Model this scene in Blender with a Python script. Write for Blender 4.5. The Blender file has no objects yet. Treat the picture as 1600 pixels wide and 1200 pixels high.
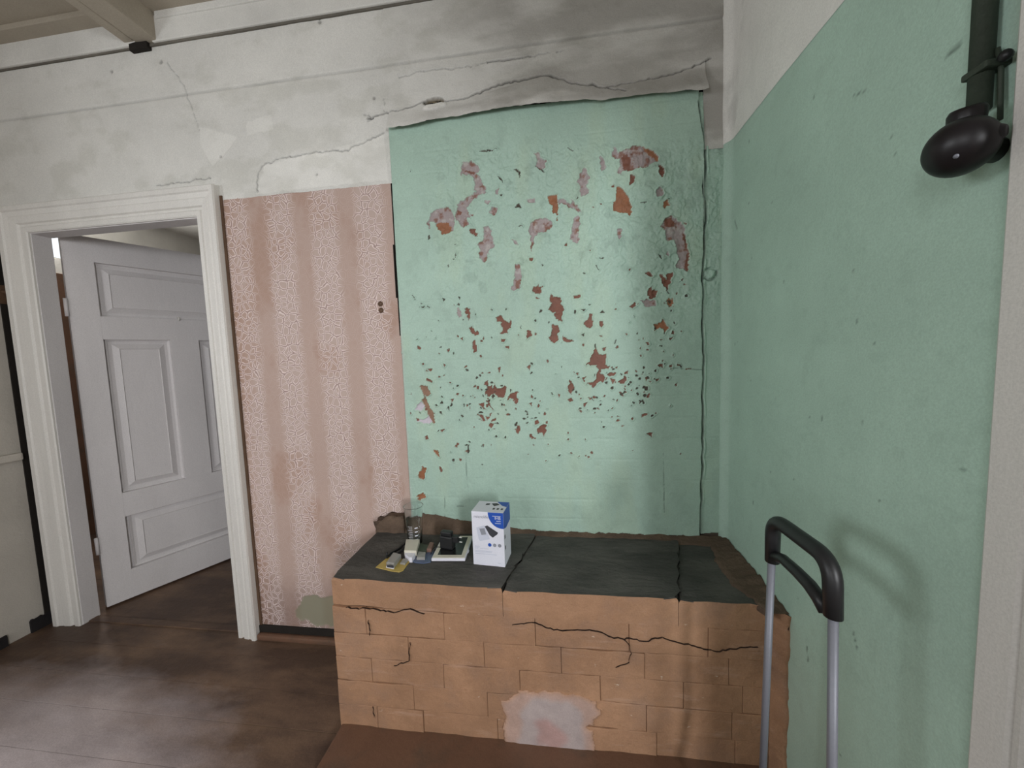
import bpy, bmesh, math, random
import numpy as np
from mathutils import Matrix, Vector

random.seed(7)
RNG = np.random.default_rng(11)
scene = bpy.context.scene
COL = scene.collection

# ------------------------------------------------------------------ camera
YAW, PITCH, ROLL, FPX = math.radians(7.5256), math.radians(4.5728), math.radians(2.0072), 579.16
CAM_H = 1.30


def cam_axes():
    cy, sy, cp, sp = math.cos(YAW), math.sin(YAW), math.cos(PITCH), math.sin(PITCH)
    f = np.array([-sy * cp, cy * cp, -sp])
    r = np.array([cy, sy, 0.0])
    u = np.cross(r, f)
    cr, sr = math.cos(ROLL), math.sin(ROLL)
    return cr * r - sr * u, sr * r + cr * u, f


AX_R, AX_U, AX_F = cam_axes()
CAM_P = np.array([0.0, 0.0, CAM_H])
cam_data = bpy.data.cameras.new('camera')
cam = bpy.data.objects.new('camera', cam_data)
COL.objects.link(cam)
cam_data.sensor_width = 36.0
cam_data.lens = FPX * 36.0 / 1600.0
cam_data.clip_start = 0.02
cam.matrix_world = Matrix(((AX_R[0], AX_U[0], -AX_F[0], 0), (AX_R[1], AX_U[1], -AX_F[1], 0),
                           (AX_R[2], AX_U[2], -AX_F[2], CAM_H), (0, 0, 0, 1)))
scene.camera = cam

# ------------------------------------------------------------------ world, lights, exposure
world = bpy.data.worlds.new('world')
scene.world = world
world.use_nodes = True
world.node_tree.nodes['Background'].inputs[0].default_value = (0.90, 0.95, 1.0, 1)
world.node_tree.nodes['Background'].inputs[1].default_value = 1.2


def area(name, loc, direction, w, h, power, col):
    l = bpy.data.lights.new(name, 'AREA')
    l.shape = 'RECTANGLE'
    l.size, l.size_y, l.energy, l.color = w, h, power, col
    o = bpy.data.objects.new(name, l)
    COL.objects.link(o)
    o.location = loc
    o.rotation_euler = Vector(direction).to_track_quat('-Z', 'Z').to_euler()
    return o


P_LEFT, P_SIDE, P_FAR, P_REAR = 27.5, 80.0, 22.0, 17.0
area('daylight_window_1', (-2.70, -0.62, 1.62), (1, 0, 0), 0.66, 1.00, P_LEFT, (0.93, 0.97, 1.0))
area('daylight_window_2', (1.42, -2.38, 1.60), (-0.35, 1, 0), 0.38, 1.10, P_SIDE, (0.95, 0.97, 1.0))
area('daylight_window_3', (-3.69, 2.40, 2.24), (1, 0, -0.1), 0.24, 0.20, P_FAR, (1.0, 0.98, 0.95))
area('daylight_window_4', (-1.45, -1.97, 1.58), (0, 1, 0), 0.70, 1.05, P_REAR, (0.95, 0.97, 1.0))
scene.view_settings.view_transform = 'Standard'
scene.view_settings.look = 'None'
scene.view_settings.gamma = 1.0
scene.view_settings.use_curve_mapping = False
scene.view_settings.exposure = 0.0


# ------------------------------------------------------------------ pixel -> place helpers
def ray(px, py):
    return AX_R * ((px - 800) / FPX) - AX_U * ((py - 600) / FPX) + AX_F


def on_y(px, py, y):
    r = ray(px, py)
    return CAM_P + r * (y / r[1])


def on_x(px, py, x):
    r = ray(px, py)
    return CAM_P + r * (x / r[0])


def on_z(px, py, z):
    r = ray(px, py)
    return CAM_P + r * ((z - CAM_H) / r[2])


def s2l(r, g, b):
    f = lambda c: (c / 255 / 12.92) if c / 255 <= 0.04045 else ((c / 255 + 0.055) / 1.055) ** 2.4
    return (f(r), f(g), f(b))


# ------------------------------------------------------------------ noise (numpy)
def vnoise(x, y, scale, seed):
    rs = np.random.default_rng(seed)
    T = rs.random((256, 256))
    u, v = x / scale + 37.13, y / scale + 91.7
    iu, iv = np.floor(u).astype(int), np.floor(v).astype(int)
    fu, fv = u - iu, v - iv
    fu, fv = fu * fu * (3 - 2 * fu), fv * fv * (3 - 2 * fv)
    g = lambda a, b: T[a & 255, b & 255]
    return (g(iu, iv) * (1 - fu) + g(iu + 1, iv) * fu) * (1 - fv) + (g(iu, iv + 1) * (1 - fu) + g(iu + 1, iv + 1) * fu) * fv


def fnoise(x, y, scale, seed, octv=4):
    s = 0.0
    a = 0.5
    t = 0.0
    for k in range(octv):
        s = s + a * vnoise(x, y, scale / 2 ** k, seed + k)
        t += a
        a *= 0.55
    return s / t


def smooth(e0, e1, v):
    t = np.clip((v - e0) / (e1 - e0), 0, 1)
    return t * t * (3 - 2 * t)


def in_poly(px, py, poly):
    ins = np.zeros(px.shape, bool)
    n = len(poly)
    for i in range(n):
        x0, y0 = poly[i]
        x1, y1 = poly[(i + 1) % n]
        if y0 == y1:
            continue
        c = (y0 > py) != (y1 > py)
        ins ^= c & (px < (x1 - x0) * (py - y0) / (y1 - y0) + x0)
    return ins


def seg_dist(px, py, a, b):
    dx, dy = b[0] - a[0], b[1] - a[1]
    t = np.clip(((px - a[0]) * dx + (py - a[1]) * dy) / (dx * dx + dy * dy + 1e-12), 0, 1)
    return np.hypot(px - a[0] - t * dx, py - a[1] - t * dy)


def line_dist(px, py, pts):
    d = np.full(px.shape, 1e9)
    for a, b in zip(pts[:-1], pts[1:]):
        d = np.minimum(d, seg_dist(px, py, a, b))
    return d


# ------------------------------------------------------------------ materials
def principled(name):
    m = bpy.data.materials.new(name)
    m.use_nodes = True
    nt = m.node_tree
    b = nt.nodes['Principled BSDF']
    return m, nt, b


def N(nt, typ, **kw):
    n = nt.nodes.new(typ)
    for k, v in kw.items():
        setattr(n, k, v)
    return n


def mix_col(nt, fac, a, b, blend='MIX'):
    n = N(nt, 'ShaderNodeMix', data_type='RGBA', blend_type=blend)
    for s, v in ((0, fac), (6, a), (7, b)):
        if hasattr(v, 'default_value') or hasattr(v, 'is_linked'):
            nt.links.new(v, n.inputs[s])
        else:
            n.inputs[s].default_value = v if s == 0 else (*v[:3], 1)
    return n.outputs[2]


def ramp(nt, val, p0, p1, c0=(0, 0, 0), c1=(1, 1, 1)):
    r = N(nt, 'ShaderNodeValToRGB')
    r.color_ramp.elements[0].position, r.color_ramp.elements[1].position = p0, p1
    r.color_ramp.elements[0].color, r.color_ramp.elements[1].color = (*c0, 1), (*c1, 1)
    nt.links.new(val, r.inputs[0])
    return r.outputs[0]


def noise_out(nt, scale, detail=5, rough=0.6, stretch=(1, 1, 1)):
    g = N(nt, 'ShaderNodeNewGeometry')
    mp = N(nt, 'ShaderNodeMapping')
    mp.inputs['Scale'].default_value = stretch
    nt.links.new(g.outputs['Position'], mp.inputs[0])
    n = N(nt, 'ShaderNodeTexNoise')
    n.inputs['Scale'].default_value = scale
    n.inputs['Detail'].default_value = detail
    n.inputs['Roughness'].default_value = rough
    nt.links.new(mp.outputs[0], n.inputs[0])
    return n.outputs[0]


def mat(name, col, rough=0.7, var=0.12, scale=9, bump=0.15, bscale=60, col2=None, p=(0.42, 0.68), stretch=(1, 1, 1),
        attr=False, metal=0.0, spec=0.3, fine=0.08):
    m, nt, b = principled(name)
    b.inputs['Roughness'].default_value = rough
    b.inputs['Metallic'].default_value = metal
    b.inputs['Specular IOR Level'].default_value = spec
    if attr:
        a = N(nt, 'ShaderNodeAttribute', attribute_name='col')
        base = a.outputs['Color']
    else:
        base = col
    n1 = noise_out(nt, scale, 6, 0.65, stretch)
    if col2 is not None:
        base = mix_col(nt, ramp(nt, n1, *p), base, col2)
    n2 = noise_out(nt, scale * 0.45 + 1.3, 4, 0.6, stretch)
    v = ramp(nt, n2, 0.25, 0.75, (1 - var,) * 3, (1 + var * 0.4,) * 3)
    base = mix_col(nt, 1.0, base, v, 'MULTIPLY')
    n4 = noise_out(nt, 260, 2, 0.7)
    v2 = ramp(nt, n4, 0.3, 0.7, (1 - fine,) * 3, (1 + fine,) * 3)
    base = mix_col(nt, 1.0, base, v2, 'MULTIPLY')
    nt.links.new(base, b.inputs['Base Color'])
    if bump:
        n3 = noise_out(nt, bscale, 6, 0.65, stretch)
        bp = N(nt, 'ShaderNodeBump')
        bp.inputs['Strength'].default_value = bump
        bp.inputs['Distance'].default_value = 0.01
        nt.links.new(n3, bp.inputs['Height'])
        nt.links.new(bp.outputs[0], b.inputs['Normal'])
    return m


def plain(name, col, rough=0.5, metal=0.0, spec=0.4, var=0.05):
    return mat(name, col, rough, var, 30, 0.03, 200, metal=metal, spec=spec, fine=0.03)


C_WHITE = (0.735, 0.72, 0.68)
C_GREEN = (0.405, 0.555, 0.465)
C_PINK = (0.505, 0.383, 0.335)
C_BRICK = (0.205, 0.083, 0.055)
C_ORANGE = (0.30, 0.125, 0.062)
C_PLAST = (0.36, 0.30, 0.295)
C_OCHRE = (0.43, 0.245, 0.145)

M = {}
M['vc_wall'] = mat('painted_plaster', C_WHITE, 0.75, 0.10, 6, 0.25, 45, attr=True)
M['vc_green'] = mat('green_oil_paint', C_GREEN, 0.5, 0.10, 7, 0.22, 70, attr=True, spec=0.35)
M['white'] = mat('whitewash', C_WHITE, 0.8, 0.16, 5, 0.3, 40)
M['cream'] = mat('cream_gloss_paint', (0.74, 0.715, 0.675), 0.42, 0.14, 8, 0.25, 26, stretch=(1, 1, 0.15), spec=0.4)
M['door'] = mat('old_white_door_paint', (0.70, 0.67, 0.67), 0.45, 0.12, 6, 0.12, 40, stretch=(1, 1, 0.3), spec=0.35)
M['casing2'] = mat('greyed_white_casing_paint', (0.68, 0.655, 0.62), 0.5, 0.10, 8, 0.15, 40, stretch=(1, 1, 0.2))
M['beige'] = mat('beige_panel_paint', (0.54, 0.50, 0.445), 0.55, 0.12, 5, 0.2, 50)
M['ceiling'] = mat('beige_ceiling_paint', (0.42, 0.37, 0.30), 0.7, 0.12, 5, 0.15, 30)
M['floor'] = mat('brown_floor_paint', (0.115, 0.058, 0.036), 0.48, 0.30, 4, 0.25, 50, col2=(0.155, 0.10, 0.075), p=(0.45, 0.75),
                 stretch=(0.5, 1.4, 1), spec=0.35)


def floor_material():
    m, nt, b = principled('brown_floor_paint')
    b.inputs['Specular IOR Level'].default_value = 0.35
    g = N(nt, 'ShaderNodeNewGeometry')
    n1 = noise_out(nt, 4.5, 6, 0.65, (0.5, 1.3, 1))
    base = mix_col(nt, ramp(nt, n1, 0.42, 0.72), (0.085, 0.052, 0.037), (0.21, 0.130, 0.082))
    # worn pale patch by the door, its pool of daylight painted in
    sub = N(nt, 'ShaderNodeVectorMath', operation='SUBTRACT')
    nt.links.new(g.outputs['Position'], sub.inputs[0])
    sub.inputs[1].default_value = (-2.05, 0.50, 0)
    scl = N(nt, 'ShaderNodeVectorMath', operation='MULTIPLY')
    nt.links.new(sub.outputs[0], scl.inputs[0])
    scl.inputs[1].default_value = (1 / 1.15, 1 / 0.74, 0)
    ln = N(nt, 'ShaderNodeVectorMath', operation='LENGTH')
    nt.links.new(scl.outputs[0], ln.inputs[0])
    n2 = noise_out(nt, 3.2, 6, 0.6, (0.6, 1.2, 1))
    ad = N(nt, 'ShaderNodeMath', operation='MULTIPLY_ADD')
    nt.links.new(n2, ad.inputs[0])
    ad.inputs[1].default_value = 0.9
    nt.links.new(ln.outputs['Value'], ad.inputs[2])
    worn_pool = ramp(nt, ad.outputs[0], 0.0, 1.0, (1, 1, 1), (0, 0, 0))
    r = worn_pool.node.color_ramp
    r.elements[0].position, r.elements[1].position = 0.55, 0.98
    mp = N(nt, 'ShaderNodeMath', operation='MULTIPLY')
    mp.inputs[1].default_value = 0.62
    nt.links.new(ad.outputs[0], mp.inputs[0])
    nt.links.new(mp.outputs[0], worn_pool.node.inputs[0])
    base = mix_col(nt, worn_pool, base, (0.64, 0.56, 0.57))
    n4 = noise_out(nt, 220, 2, 0.7)
    base = mix_col(nt, 1.0, base, ramp(nt, n4, 0.3, 0.7, (0.85,) * 3, (1.12,) * 3), 'MULTIPLY')
    nt.links.new(base, b.inputs['Base Color'])
    b.inputs['Roughness'].default_value = 0.5
    bp = N(nt, 'ShaderNodeBump')
    bp.inputs['Strength'].default_value = 0.25
    bp.inputs['Distance'].default_value = 0.01
    nt.links.new(noise_out(nt, 40, 5), bp.inputs['Height'])
    nt.links.new(bp.outputs[0], b.inputs['Normal'])
    return m


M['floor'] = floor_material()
M['ochre'] = mat('ochre_painted_brick', C_OCHRE, 0.6, 0.26, 7, 0.6, 26, col2=(0.45, 0.285, 0.20), p=(0.5, 0.8))


def add_wear(m, chip_col, grime=0.35):
    nt = m.node_tree
    b = nt.nodes['Principled BSDF']
    src = b.inputs['Base Color'].links[0].from_socket
    g = ramp(nt, noise_out(nt, 3.5, 7, 0.7), 0.40, 0.72, (1, 1, 1), (1 - grime, 1 - grime * 1.1, 1 - grime * 1.2))
    c = mix_col(nt, 1.0, src, g, 'MULTIPLY')
    ch = ramp(nt, noise_out(nt, 30, 5, 0.6, (1, 1, 1.6)), 0.70, 0.74)
    c = mix_col(nt, ch, c, chip_col)
    sm = ramp(nt, noise_out(nt, 14, 6, 0.7, (0.35, 1, 2.2)), 0.58, 0.74, (0, 0, 0), (0.5, 0.5, 0.5))
    c = mix_col(nt, sm, c, (0.50, 0.335, 0.255))
    nt.links.new(c, b.inputs['Base Color'])


add_wear(M['ochre'], (0.60, 0.48, 0.38))
M['crackbrown'] = mat('dark_brown_crack', (0.045, 0.027, 0.02), 0.9, 0.2, 20, 0.2)
M['mortar'] = mat('ochre_painted_mortar', (0.36, 0.20, 0.12), 0.8, 0.2, 9, 0.3, 60)
M['soot'] = mat('sooty_stove_top', (0.070, 0.066, 0.060), 0.72, 0.35, 7, 0.7, 34, col2=(0.135, 0.124, 0.112), p=(0.42, 0.72), stretch=(0.6, 1.2, 1))
M['clay'] = mat('brown_clay_mortar', (0.125, 0.085, 0.060), 0.9, 0.35, 14, 0.7, 60, col2=(0.17, 0.115, 0.08), p=(0.45, 0.7))
M['plinth'] = mat('red_brown_plinth_paint', (0.165, 0.088, 0.056), 0.5, 0.25, 7, 0.25, 40, col2=(0.10, 0.072, 0.052), p=(0.5, 0.75))
M['black'] = plain('black_plastic', (0.014, 0.014, 0.015), 0.42)
M['bakelite'] = plain('black_bakelite', (0.009, 0.007, 0.008), 0.40, spec=0.35)
M['steel'] = plain('grey_tube_metal', (0.20, 0.205, 0.235), 0.5, 0.25)
M['dark'] = mat('dark_gap', (0.02, 0.016, 0.013), 0.9, 0.2, 20, 0.2)
M['darkbase'] = mat('dark_torn_skirting', (0.02, 0.017, 0.018), 0.8, 0.2, 12, 0.3)
M['pipe'] = mat('dark_green_conduit', (0.045, 0.058, 0.042), 0.6, 0.25, 14, 0.2)
M['rust'] = mat('rusty_iron', (0.13, 0.075, 0.045), 0.7, 0.3, 25, 0.3)


def wallpaper_material():
    m, nt, b = principled('pink_cell_wallpaper')
    b.inputs['Roughness'].default_value = 0.75
    b.inputs['Specular IOR Level'].default_value = 0.2
    a = N(nt, 'ShaderNodeAttribute', attribute_name='col')
    base = a.outputs['Color']
    tc = N(nt, 'ShaderNodeNewGeometry')
    sep = N(nt, 'ShaderNodeSeparateXYZ')
    nt.links.new(tc.outputs['Position'], sep.inputs[0])
    # flattened coordinates with a small wobble
    cmb = N(nt, 'ShaderNodeCombineXYZ')
    nt.links.new(sep.outputs[0], cmb.inputs[0])
    nt.links.new(sep.outputs[2], cmb.inputs[1])
    # stripes of dense and bare pattern across X
    mul = N(nt, 'ShaderNodeMath', operation='MULTIPLY')
    mul.inputs[1].default_value = 2 * math.pi / 0.205
    nt.links.new(sep.outputs[0], mul.inputs[0])
    sn = N(nt, 'ShaderNodeMath', operation='SINE')
    nt.links.new(mul.outputs[0], sn.inputs[0])
    add = N(nt, 'ShaderNodeMath', operation='MULTIPLY_ADD')
    add.inputs[1].default_value, add.inputs[2].default_value = 0.5, 0.5
    nt.links.new(sn.outputs[0], add.inputs[0])
    nz = noise_out(nt, 12, 3)
    ad2 = N(nt, 'ShaderNodeMath', operation='MULTIPLY_ADD')
    ad2.inputs[1].default_value = 0.55
    nt.links.new(nz, ad2.inputs[0])
    nt.links.new(add.outputs[0], ad2.inputs[2])
    band = ramp(nt, ad2.outputs[0], 0.42, 0.85)
    base = mix_col(nt, 1.0, base, mix_col(nt, band, (0.95, 0.92, 0.90), (1.02, 1.03, 1.04)), 'MULTIPLY')
    wob = N(nt, 'ShaderNodeTexNoise')
    wob.inputs['Scale'].default_value = 22
    nt.links.new(cmb.outputs[0], wob.inputs['Vector'])
    wv = N(nt, 'ShaderNodeVectorMath', operation='MULTIPLY_ADD')
    nt.links.new(wob.outputs['Color'], wv.inputs[0])
    wv.inputs[1].default_value = (0.030, 0.030, 0)
    nt.links.new(cmb.outputs[0], wv.inputs[2])
    vo = N(nt, 'ShaderNodeTexVoronoi', voronoi_dimensions='2D', feature='DISTANCE_TO_EDGE')
    vo.inputs['Scale'].default_value = 33
    nt.links.new(wv.outputs[0], vo.inputs['Vector'])
    ring = ramp(nt, vo.outputs['Distance'], 0.055, 0.085)
    cr = ring.node.color_ramp
    e = cr.elements.new(0.135)
    e.color = (1, 1, 1, 1)
    e = cr.elements.new(0.175)
    e.color = (0, 0, 0, 1)
    dk = ramp(nt, vo.outputs['Distance'], 0.028, 0.058, (1, 1, 1), (0, 0, 0))
    for msk, colr, lo, hi in ((ring, (0.80, 0.68, 0.655), 0.08, 0.80), (dk, (0.30, 0.205, 0.20), 0.05, 0.60)):
        fac = mix_col(nt, 1.0, msk, mix_col(nt, band, (lo,) * 3, (hi,) * 3), 'MULTIPLY')
        fac = mix_col(nt, 1.0, fac, a.outputs['Alpha'], 'MULTIPLY')
        base = mix_col(nt, fac, base, colr)
    nt.links.new(base, b.inputs['Base Color'])
    return m


M['paper'] = wallpaper_material()


# ------------------------------------------------------------------ object helpers
def link(name, me, m, parent=None):
    o = bpy.data.objects.new(name, me)
    COL.objects.link(o)
    if m is not None and len(me.materials) == 0:
        for mm in (m if isinstance(m, (list, tuple)) else [m]):
            me.materials.append(mm)
    if parent is not None:
        o.parent = parent
        o.matrix_parent_inverse = Matrix.Identity(4)
        pl = wloc(parent)
        me.transform(Matrix.Translation(-pl))
    return o


def wloc(o):
    v = Vector(o.location)
    while o.parent is not None:
        o = o.parent
        v = v + Vector(o.location)
    return v


def from_bm(name, bm, m, parent=None, smooth_=False):
    bmesh.ops.recalc_face_normals(bm, faces=bm.faces)
    me = bpy.data.meshes.new(name)
    bm.to_mesh(me)
    bm.free()
    if smooth_:
        me.polygons.foreach_set('use_smooth', [True] * len(me.polygons))
    return link(name, me, m, parent)


def add_box(bm, x0, x1, y0, y1, z0, z1, bevel=0.0, mi=0):
    vs = [bm.verts.new((x, y, z)) for z in (z0, z1) for y in (y0, y1) for x in (x0, x1)]
    fs = [bm.faces.new([vs[i] for i in q]) for q in ((0, 2, 3, 1), (4, 5, 7, 6), (0, 1, 5, 4), (2, 6, 7, 3), (0, 4, 6, 2), (1, 3, 7, 5))]
    for f in fs:
        f.material_index = mi
    if bevel > 0:
        es = list({e for f in fs for e in f.edges})
        bmesh.ops.bevel(bm, geom=es, offset=bevel, segments=2, affect='EDGES', profile=0.6)
    return vs


def box(name, x0, x1, y0, y1, z0, z1, m, parent=None, bevel=0.0):
    bm = bmesh.new()
    add_box(bm, x0, x1, y0, y1, z0, z1, bevel)
    return from_bm(name, bm, m, parent)


def boxes(name, lst, m, parent=None, bevel=0.0):
    bm = bmesh.new()
    for b in lst:
        add_box(bm, *b, bevel)
    return from_bm(name, bm, m, parent)


def add_tube(bm, pts, rad, n=12, caps=True, squash=None):
    pts = [Vector(p) for p in pts]
    rads = rad if isinstance(rad, (list, tuple)) else [rad] * len(pts)
    rings = []
    up = Vector((0.0, 0.0, 1.0))
    prev = None
    for i, p in enumerate(pts):
        t = (pts[min(i + 1, len(pts) - 1)] - pts[max(i - 1, 0)]).normalized()
        if prev is None:
            a = t.cross(up)
            if a.length < 1e-3:
                a = t.cross(Vector((1, 0, 0)))
            a.normalize()
        else:
            a = (prev - t * prev.dot(t)).normalized()
        prev = a
        b = t.cross(a)
        rings.append([bm.verts.new(p + (a * math.cos(2 * math.pi * k / n) + b * math.sin(2 * math.pi * k / n)) * rads[i]) for k in range(n)])
    for r0, r1 in zip(rings[:-1], rings[1:]):
        for k in range(n):
            bm.faces.new((r0[k], r0[(k + 1) % n], r1[(k + 1) % n], r1[k]))
    if caps:
        bm.faces.new(rings[0][::-1])
        bm.faces.new(rings[-1])


def tube(name, pts, rad, m, parent=None, n=12):
    bm = bmesh.new()
    add_tube(bm, pts, rad, n)
    return from_bm(name, bm, m, parent, True)


def rounded(pts, r, seg=6):
    out = [Vector(pts[0])]
    for i in range(1, len(pts) - 1):
        p, a, b = Vector(pts[i]), Vector(pts[i - 1]), Vector(pts[i + 1])
        da, db = (a - p), (b - p)
        rr = min(r, da.length * 0.48, db.length * 0.48)
        s, e = p + da.normalized() * rr, p + db.normalized() * rr
        for k in range(seg + 1):
            t = k / seg
            out.append(s * (1 - t) ** 2 + p * 2 * t * (1 - t) + e * t * t)
    out.append(Vector(pts[-1]))
    return out


def lathe(name, prof, center, m, parent=None, n=32, axis=None, caps=False):
    bm = bmesh.new()
    q = Vector((0, 0, 1)).rotation_difference(Vector(axis)) if axis is not None else None
    rings = []
    for r, z in prof:
        ring = []
        for k in range(n):
            v = Vector((r * math.cos(2 * math.pi * k / n), r * math.sin(2 * math.pi * k / n), z))
            if q is not None:
                v = q @ v
            ring.append(bm.verts.new(v + Vector(center)))
        rings.append(ring)
    for r0, r1 in zip(rings[:-1], rings[1:]):
        for k in range(n):
            bm.faces.new((r0[k], r0[(k + 1) % n], r1[(k + 1) % n], r1[k]))
    bm.faces.new(rings[0][::-1])
    if caps:
        bm.faces.new(rings[-1])
    return from_bm(name, bm, m, parent, True)


def add_prism(bm, poly, z0, z1, bevel=0.0, top_mi=0, side_mi=0):
    lo = [bm.verts.new((x, y, z0)) for x, y in poly]
    hi = [bm.verts.new((x, y, z1)) for x, y in poly]
    n = len(poly)
    fs = [bm.faces.new(lo[::-1]), bm.faces.new(hi)]
    fs[1].material_index = top_mi
    fs[0].material_index = side_mi
    for i in range(n):
        f = bm.faces.new((lo[i], lo[(i + 1) % n], hi[(i + 1) % n], hi[i]))
        f.material_index = side_mi
        fs.append(f)
    if bevel:
        es = [e for e in fs[1].edges]
        bmesh.ops.bevel(bm, geom=es, offset=bevel, segments=3, affect='EDGES', profile=0.5)


def prism(name, poly, z0, z1, m, parent=None, bevel=0.0):
    bm = bmesh.new()
    add_prism(bm, poly, z0, z1, bevel)
    return from_bm(name, bm, m, parent)


def grid_mesh(name, X, Y, Z, colr, m, parent=None, keep=None, flip=False, alpha=None):
    nr, nc = X.shape
    co = np.stack([X, Y, Z], -1).reshape(-1, 3)
    idx = np.arange(nr * nc).reshape(nr, nc)
    q = np.stack([idx[:-1, :-1], idx[:-1, 1:], idx[1:, 1:], idx[1:, :-1]], -1)
    if flip:
        q = q[..., ::-1]
    if keep is not None:
        kf = keep[:-1, :-1] & keep[:-1, 1:] & keep[1:, 1:] & keep[1:, :-1]
        q = q[kf]
    q = q.reshape(-1, 4)
    used = np.zeros(len(co), bool)
    used[q.ravel()] = True
    remap = np.cumsum(used) - 1
    co = co[used]
    q = remap[q]
    me = bpy.data.meshes.new(name)
    me.vertices.add(len(co))
    me.vertices.foreach_set('co', co.astype(np.float32).ravel())
    me.loops.add(q.size)
    me.loops.foreach_set('vertex_index', q.astype(np.int32).ravel())
    me.polygons.add(len(q))
    me.polygons.foreach_set('loop_start', np.arange(0, q.size, 4, dtype=np.int32))
    me.polygons.foreach_set('loop_total', np.full(len(q), 4, np.int32))
    me.polygons.foreach_set('use_smooth', np.ones(len(q), bool))
    me.update(calc_edges=True)
    if colr is not None:
        at = me.color_attributes.new('col', 'FLOAT_COLOR', 'POINT')
        c4 = np.ones((nr * nc, 4), np.float32)
        c4[:, :3] = colr.reshape(-1, 3)
        if alpha is not None:
            c4[:, 3] = alpha.ravel()
        at.data.foreach_set('color', c4[used].ravel())
    return link(name, me, m, parent)


def empty(name, loc):
    o = bpy.data.objects.new(name, None)
    o.empty_display_size = 0.1
    COL.objects.link(o)
    o.location = loc
    return o


def tag(o, label, cat, group=None):
    o['label'] = label
    o['category'] = cat
    if group:
        o['group'] = group
    return o


def structure(o):
    o['kind'] = 'structure'
    return o


def text(name, s, size, m, parent, origin, right, up, align='LEFT', lift=0.0004):
    c = bpy.data.curves.new(name, 'FONT')
    c.body = s
    c.size = size
    c.align_x = align
    o = bpy.data.objects.new(name + '_tmp', c)
    COL.objects.link(o)
    bpy.context.view_layer.update()
    me = bpy.data.meshes.new_from_object(o.evaluated_get(bpy.context.evaluated_depsgraph_get()))
    bpy.data.objects.remove(o)
    bpy.data.curves.remove(c)
    r, u = Vector(right).normalized(), Vector(up).normalized()
    n = r.cross(u)
    me.transform(Matrix(((r.x, u.x, n.x, origin[0] + n.x * lift), (r.y, u.y, n.y, origin[1] + n.y * lift),
                         (r.z, u.z, n.z, origin[2] + n.z * lift), (0, 0, 0, 1))))
    me.name = name
    me.materials.clear()
    return link(name, me, m, parent)


# ================================================================== room dimensions
YW = 1.500      # back wall face
XR = 0.622      # right wall face
XL = -2.650     # left wall face
YB = -2.0       # rear wall
ZC = 2.79       # ceiling
OX0, OX1, OZ = -2.450, -1.553, 1.945   # door opening

# ------------------------------------------------------------------ floor
floor = structure(box('floor', -4.0, 2.6, -2.7, 4.6, -0.10, -0.02, M['dark']))
ys = -2.60
k = 0
while ys < 4.5:
    w = 0.148 + 0.012 * ((k * 7) % 5 - 2) / 2
    bm = bmesh.new()
    add_box(bm, -3.75, 2.4, ys + 0.0005, ys + w - 0.0005, -0.025, 0.0 + 0.0005 * math.sin(k * 2.3), 0.0012)
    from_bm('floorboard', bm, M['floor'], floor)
    ys += w
    k += 1

# ------------------------------------------------------------------ ceiling with beam
ceiling = structure(box('ceiling', XL - 0.1, XR + 0.02, YB - 0.1, YW + 0.05, ZC, ZC + 0.1, M['ceiling']))
box('beam', -1.765, -1.668, YB, YW + 0.01, 2.683, ZC + 0.01, M['ceiling'], ceiling, 0.006)
box('batten', -1.822, -1.772, YB, YW - 0.004, 2.690, 2.735, M['ceiling'], ceiling, 0.006)
box('batten', -1.822, -1.768, YB, YW, 2.735, ZC + 0.005, M['ceiling'], ceiling, 0.004)
box('cornice_strip', XL, -1.80, 1.425, YW + 0.005, 2.770, ZC + 0.01, M['ceiling'], ceiling, 0.003)
box('cornice_strip', -1.66, XR, 1.478, YW + 0.005, 2.762, ZC + 0.01, M['white'], ceiling, 0.004)

# ------------------------------------------------------------------ back wall core
wall_back = structure(boxes('wall_back', [(XL - 0.12, OX0 - 0.02, YW + 0.016, 1.56, 0, ZC + 0.05),
                                          (OX0 - 0.02, OX1 + 0.02, YW + 0.016, 1.56, OZ + 0.03, ZC + 0.05),
                                          (OX1 + 0.02, XR + 0.12, YW + 0.016, 1.56, 0, ZC + 0.05)], M['dark']))


# ---- white plaster above
def px_of(X, Y, Z):
    d0, d1, d2 = X - CAM_P[0], Y - CAM_P[1], Z - CAM_P[2]
    a = d0 * AX_R[0] + d1 * AX_R[1] + d2 * AX_R[2]
    b = d0 * AX_U[0] + d1 * AX_U[1] + d2 * AX_U[2]
    c = d0 * AX_F[0] + d1 * AX_F[1] + d2 * AX_F[2]
    return 800 + FPX * a / c, 600 - FPX * b / c


def pw(p, y=YW):
    q = on_y(p[0], p[1], y)
    return (q[0], q[2])


def crackify(pts, amp=0.004, step=0.012):
    out = []
    for a, b in zip(pts[:-1], pts[1:]):
        L = math.hypot(b[0] - a[0], b[1] - a[1])
        n = max(1, int(L / step))
        for k in range(n):
            t = k / n
            j = amp if k else amp * 0.3
            out.append((a[0] + (b[0] - a[0]) * t + random.uniform(-j, j), a[1] + (b[1] - a[1]) * t + random.uniform(-j, j)))
    out.append(pts[-1])
    return out


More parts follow.
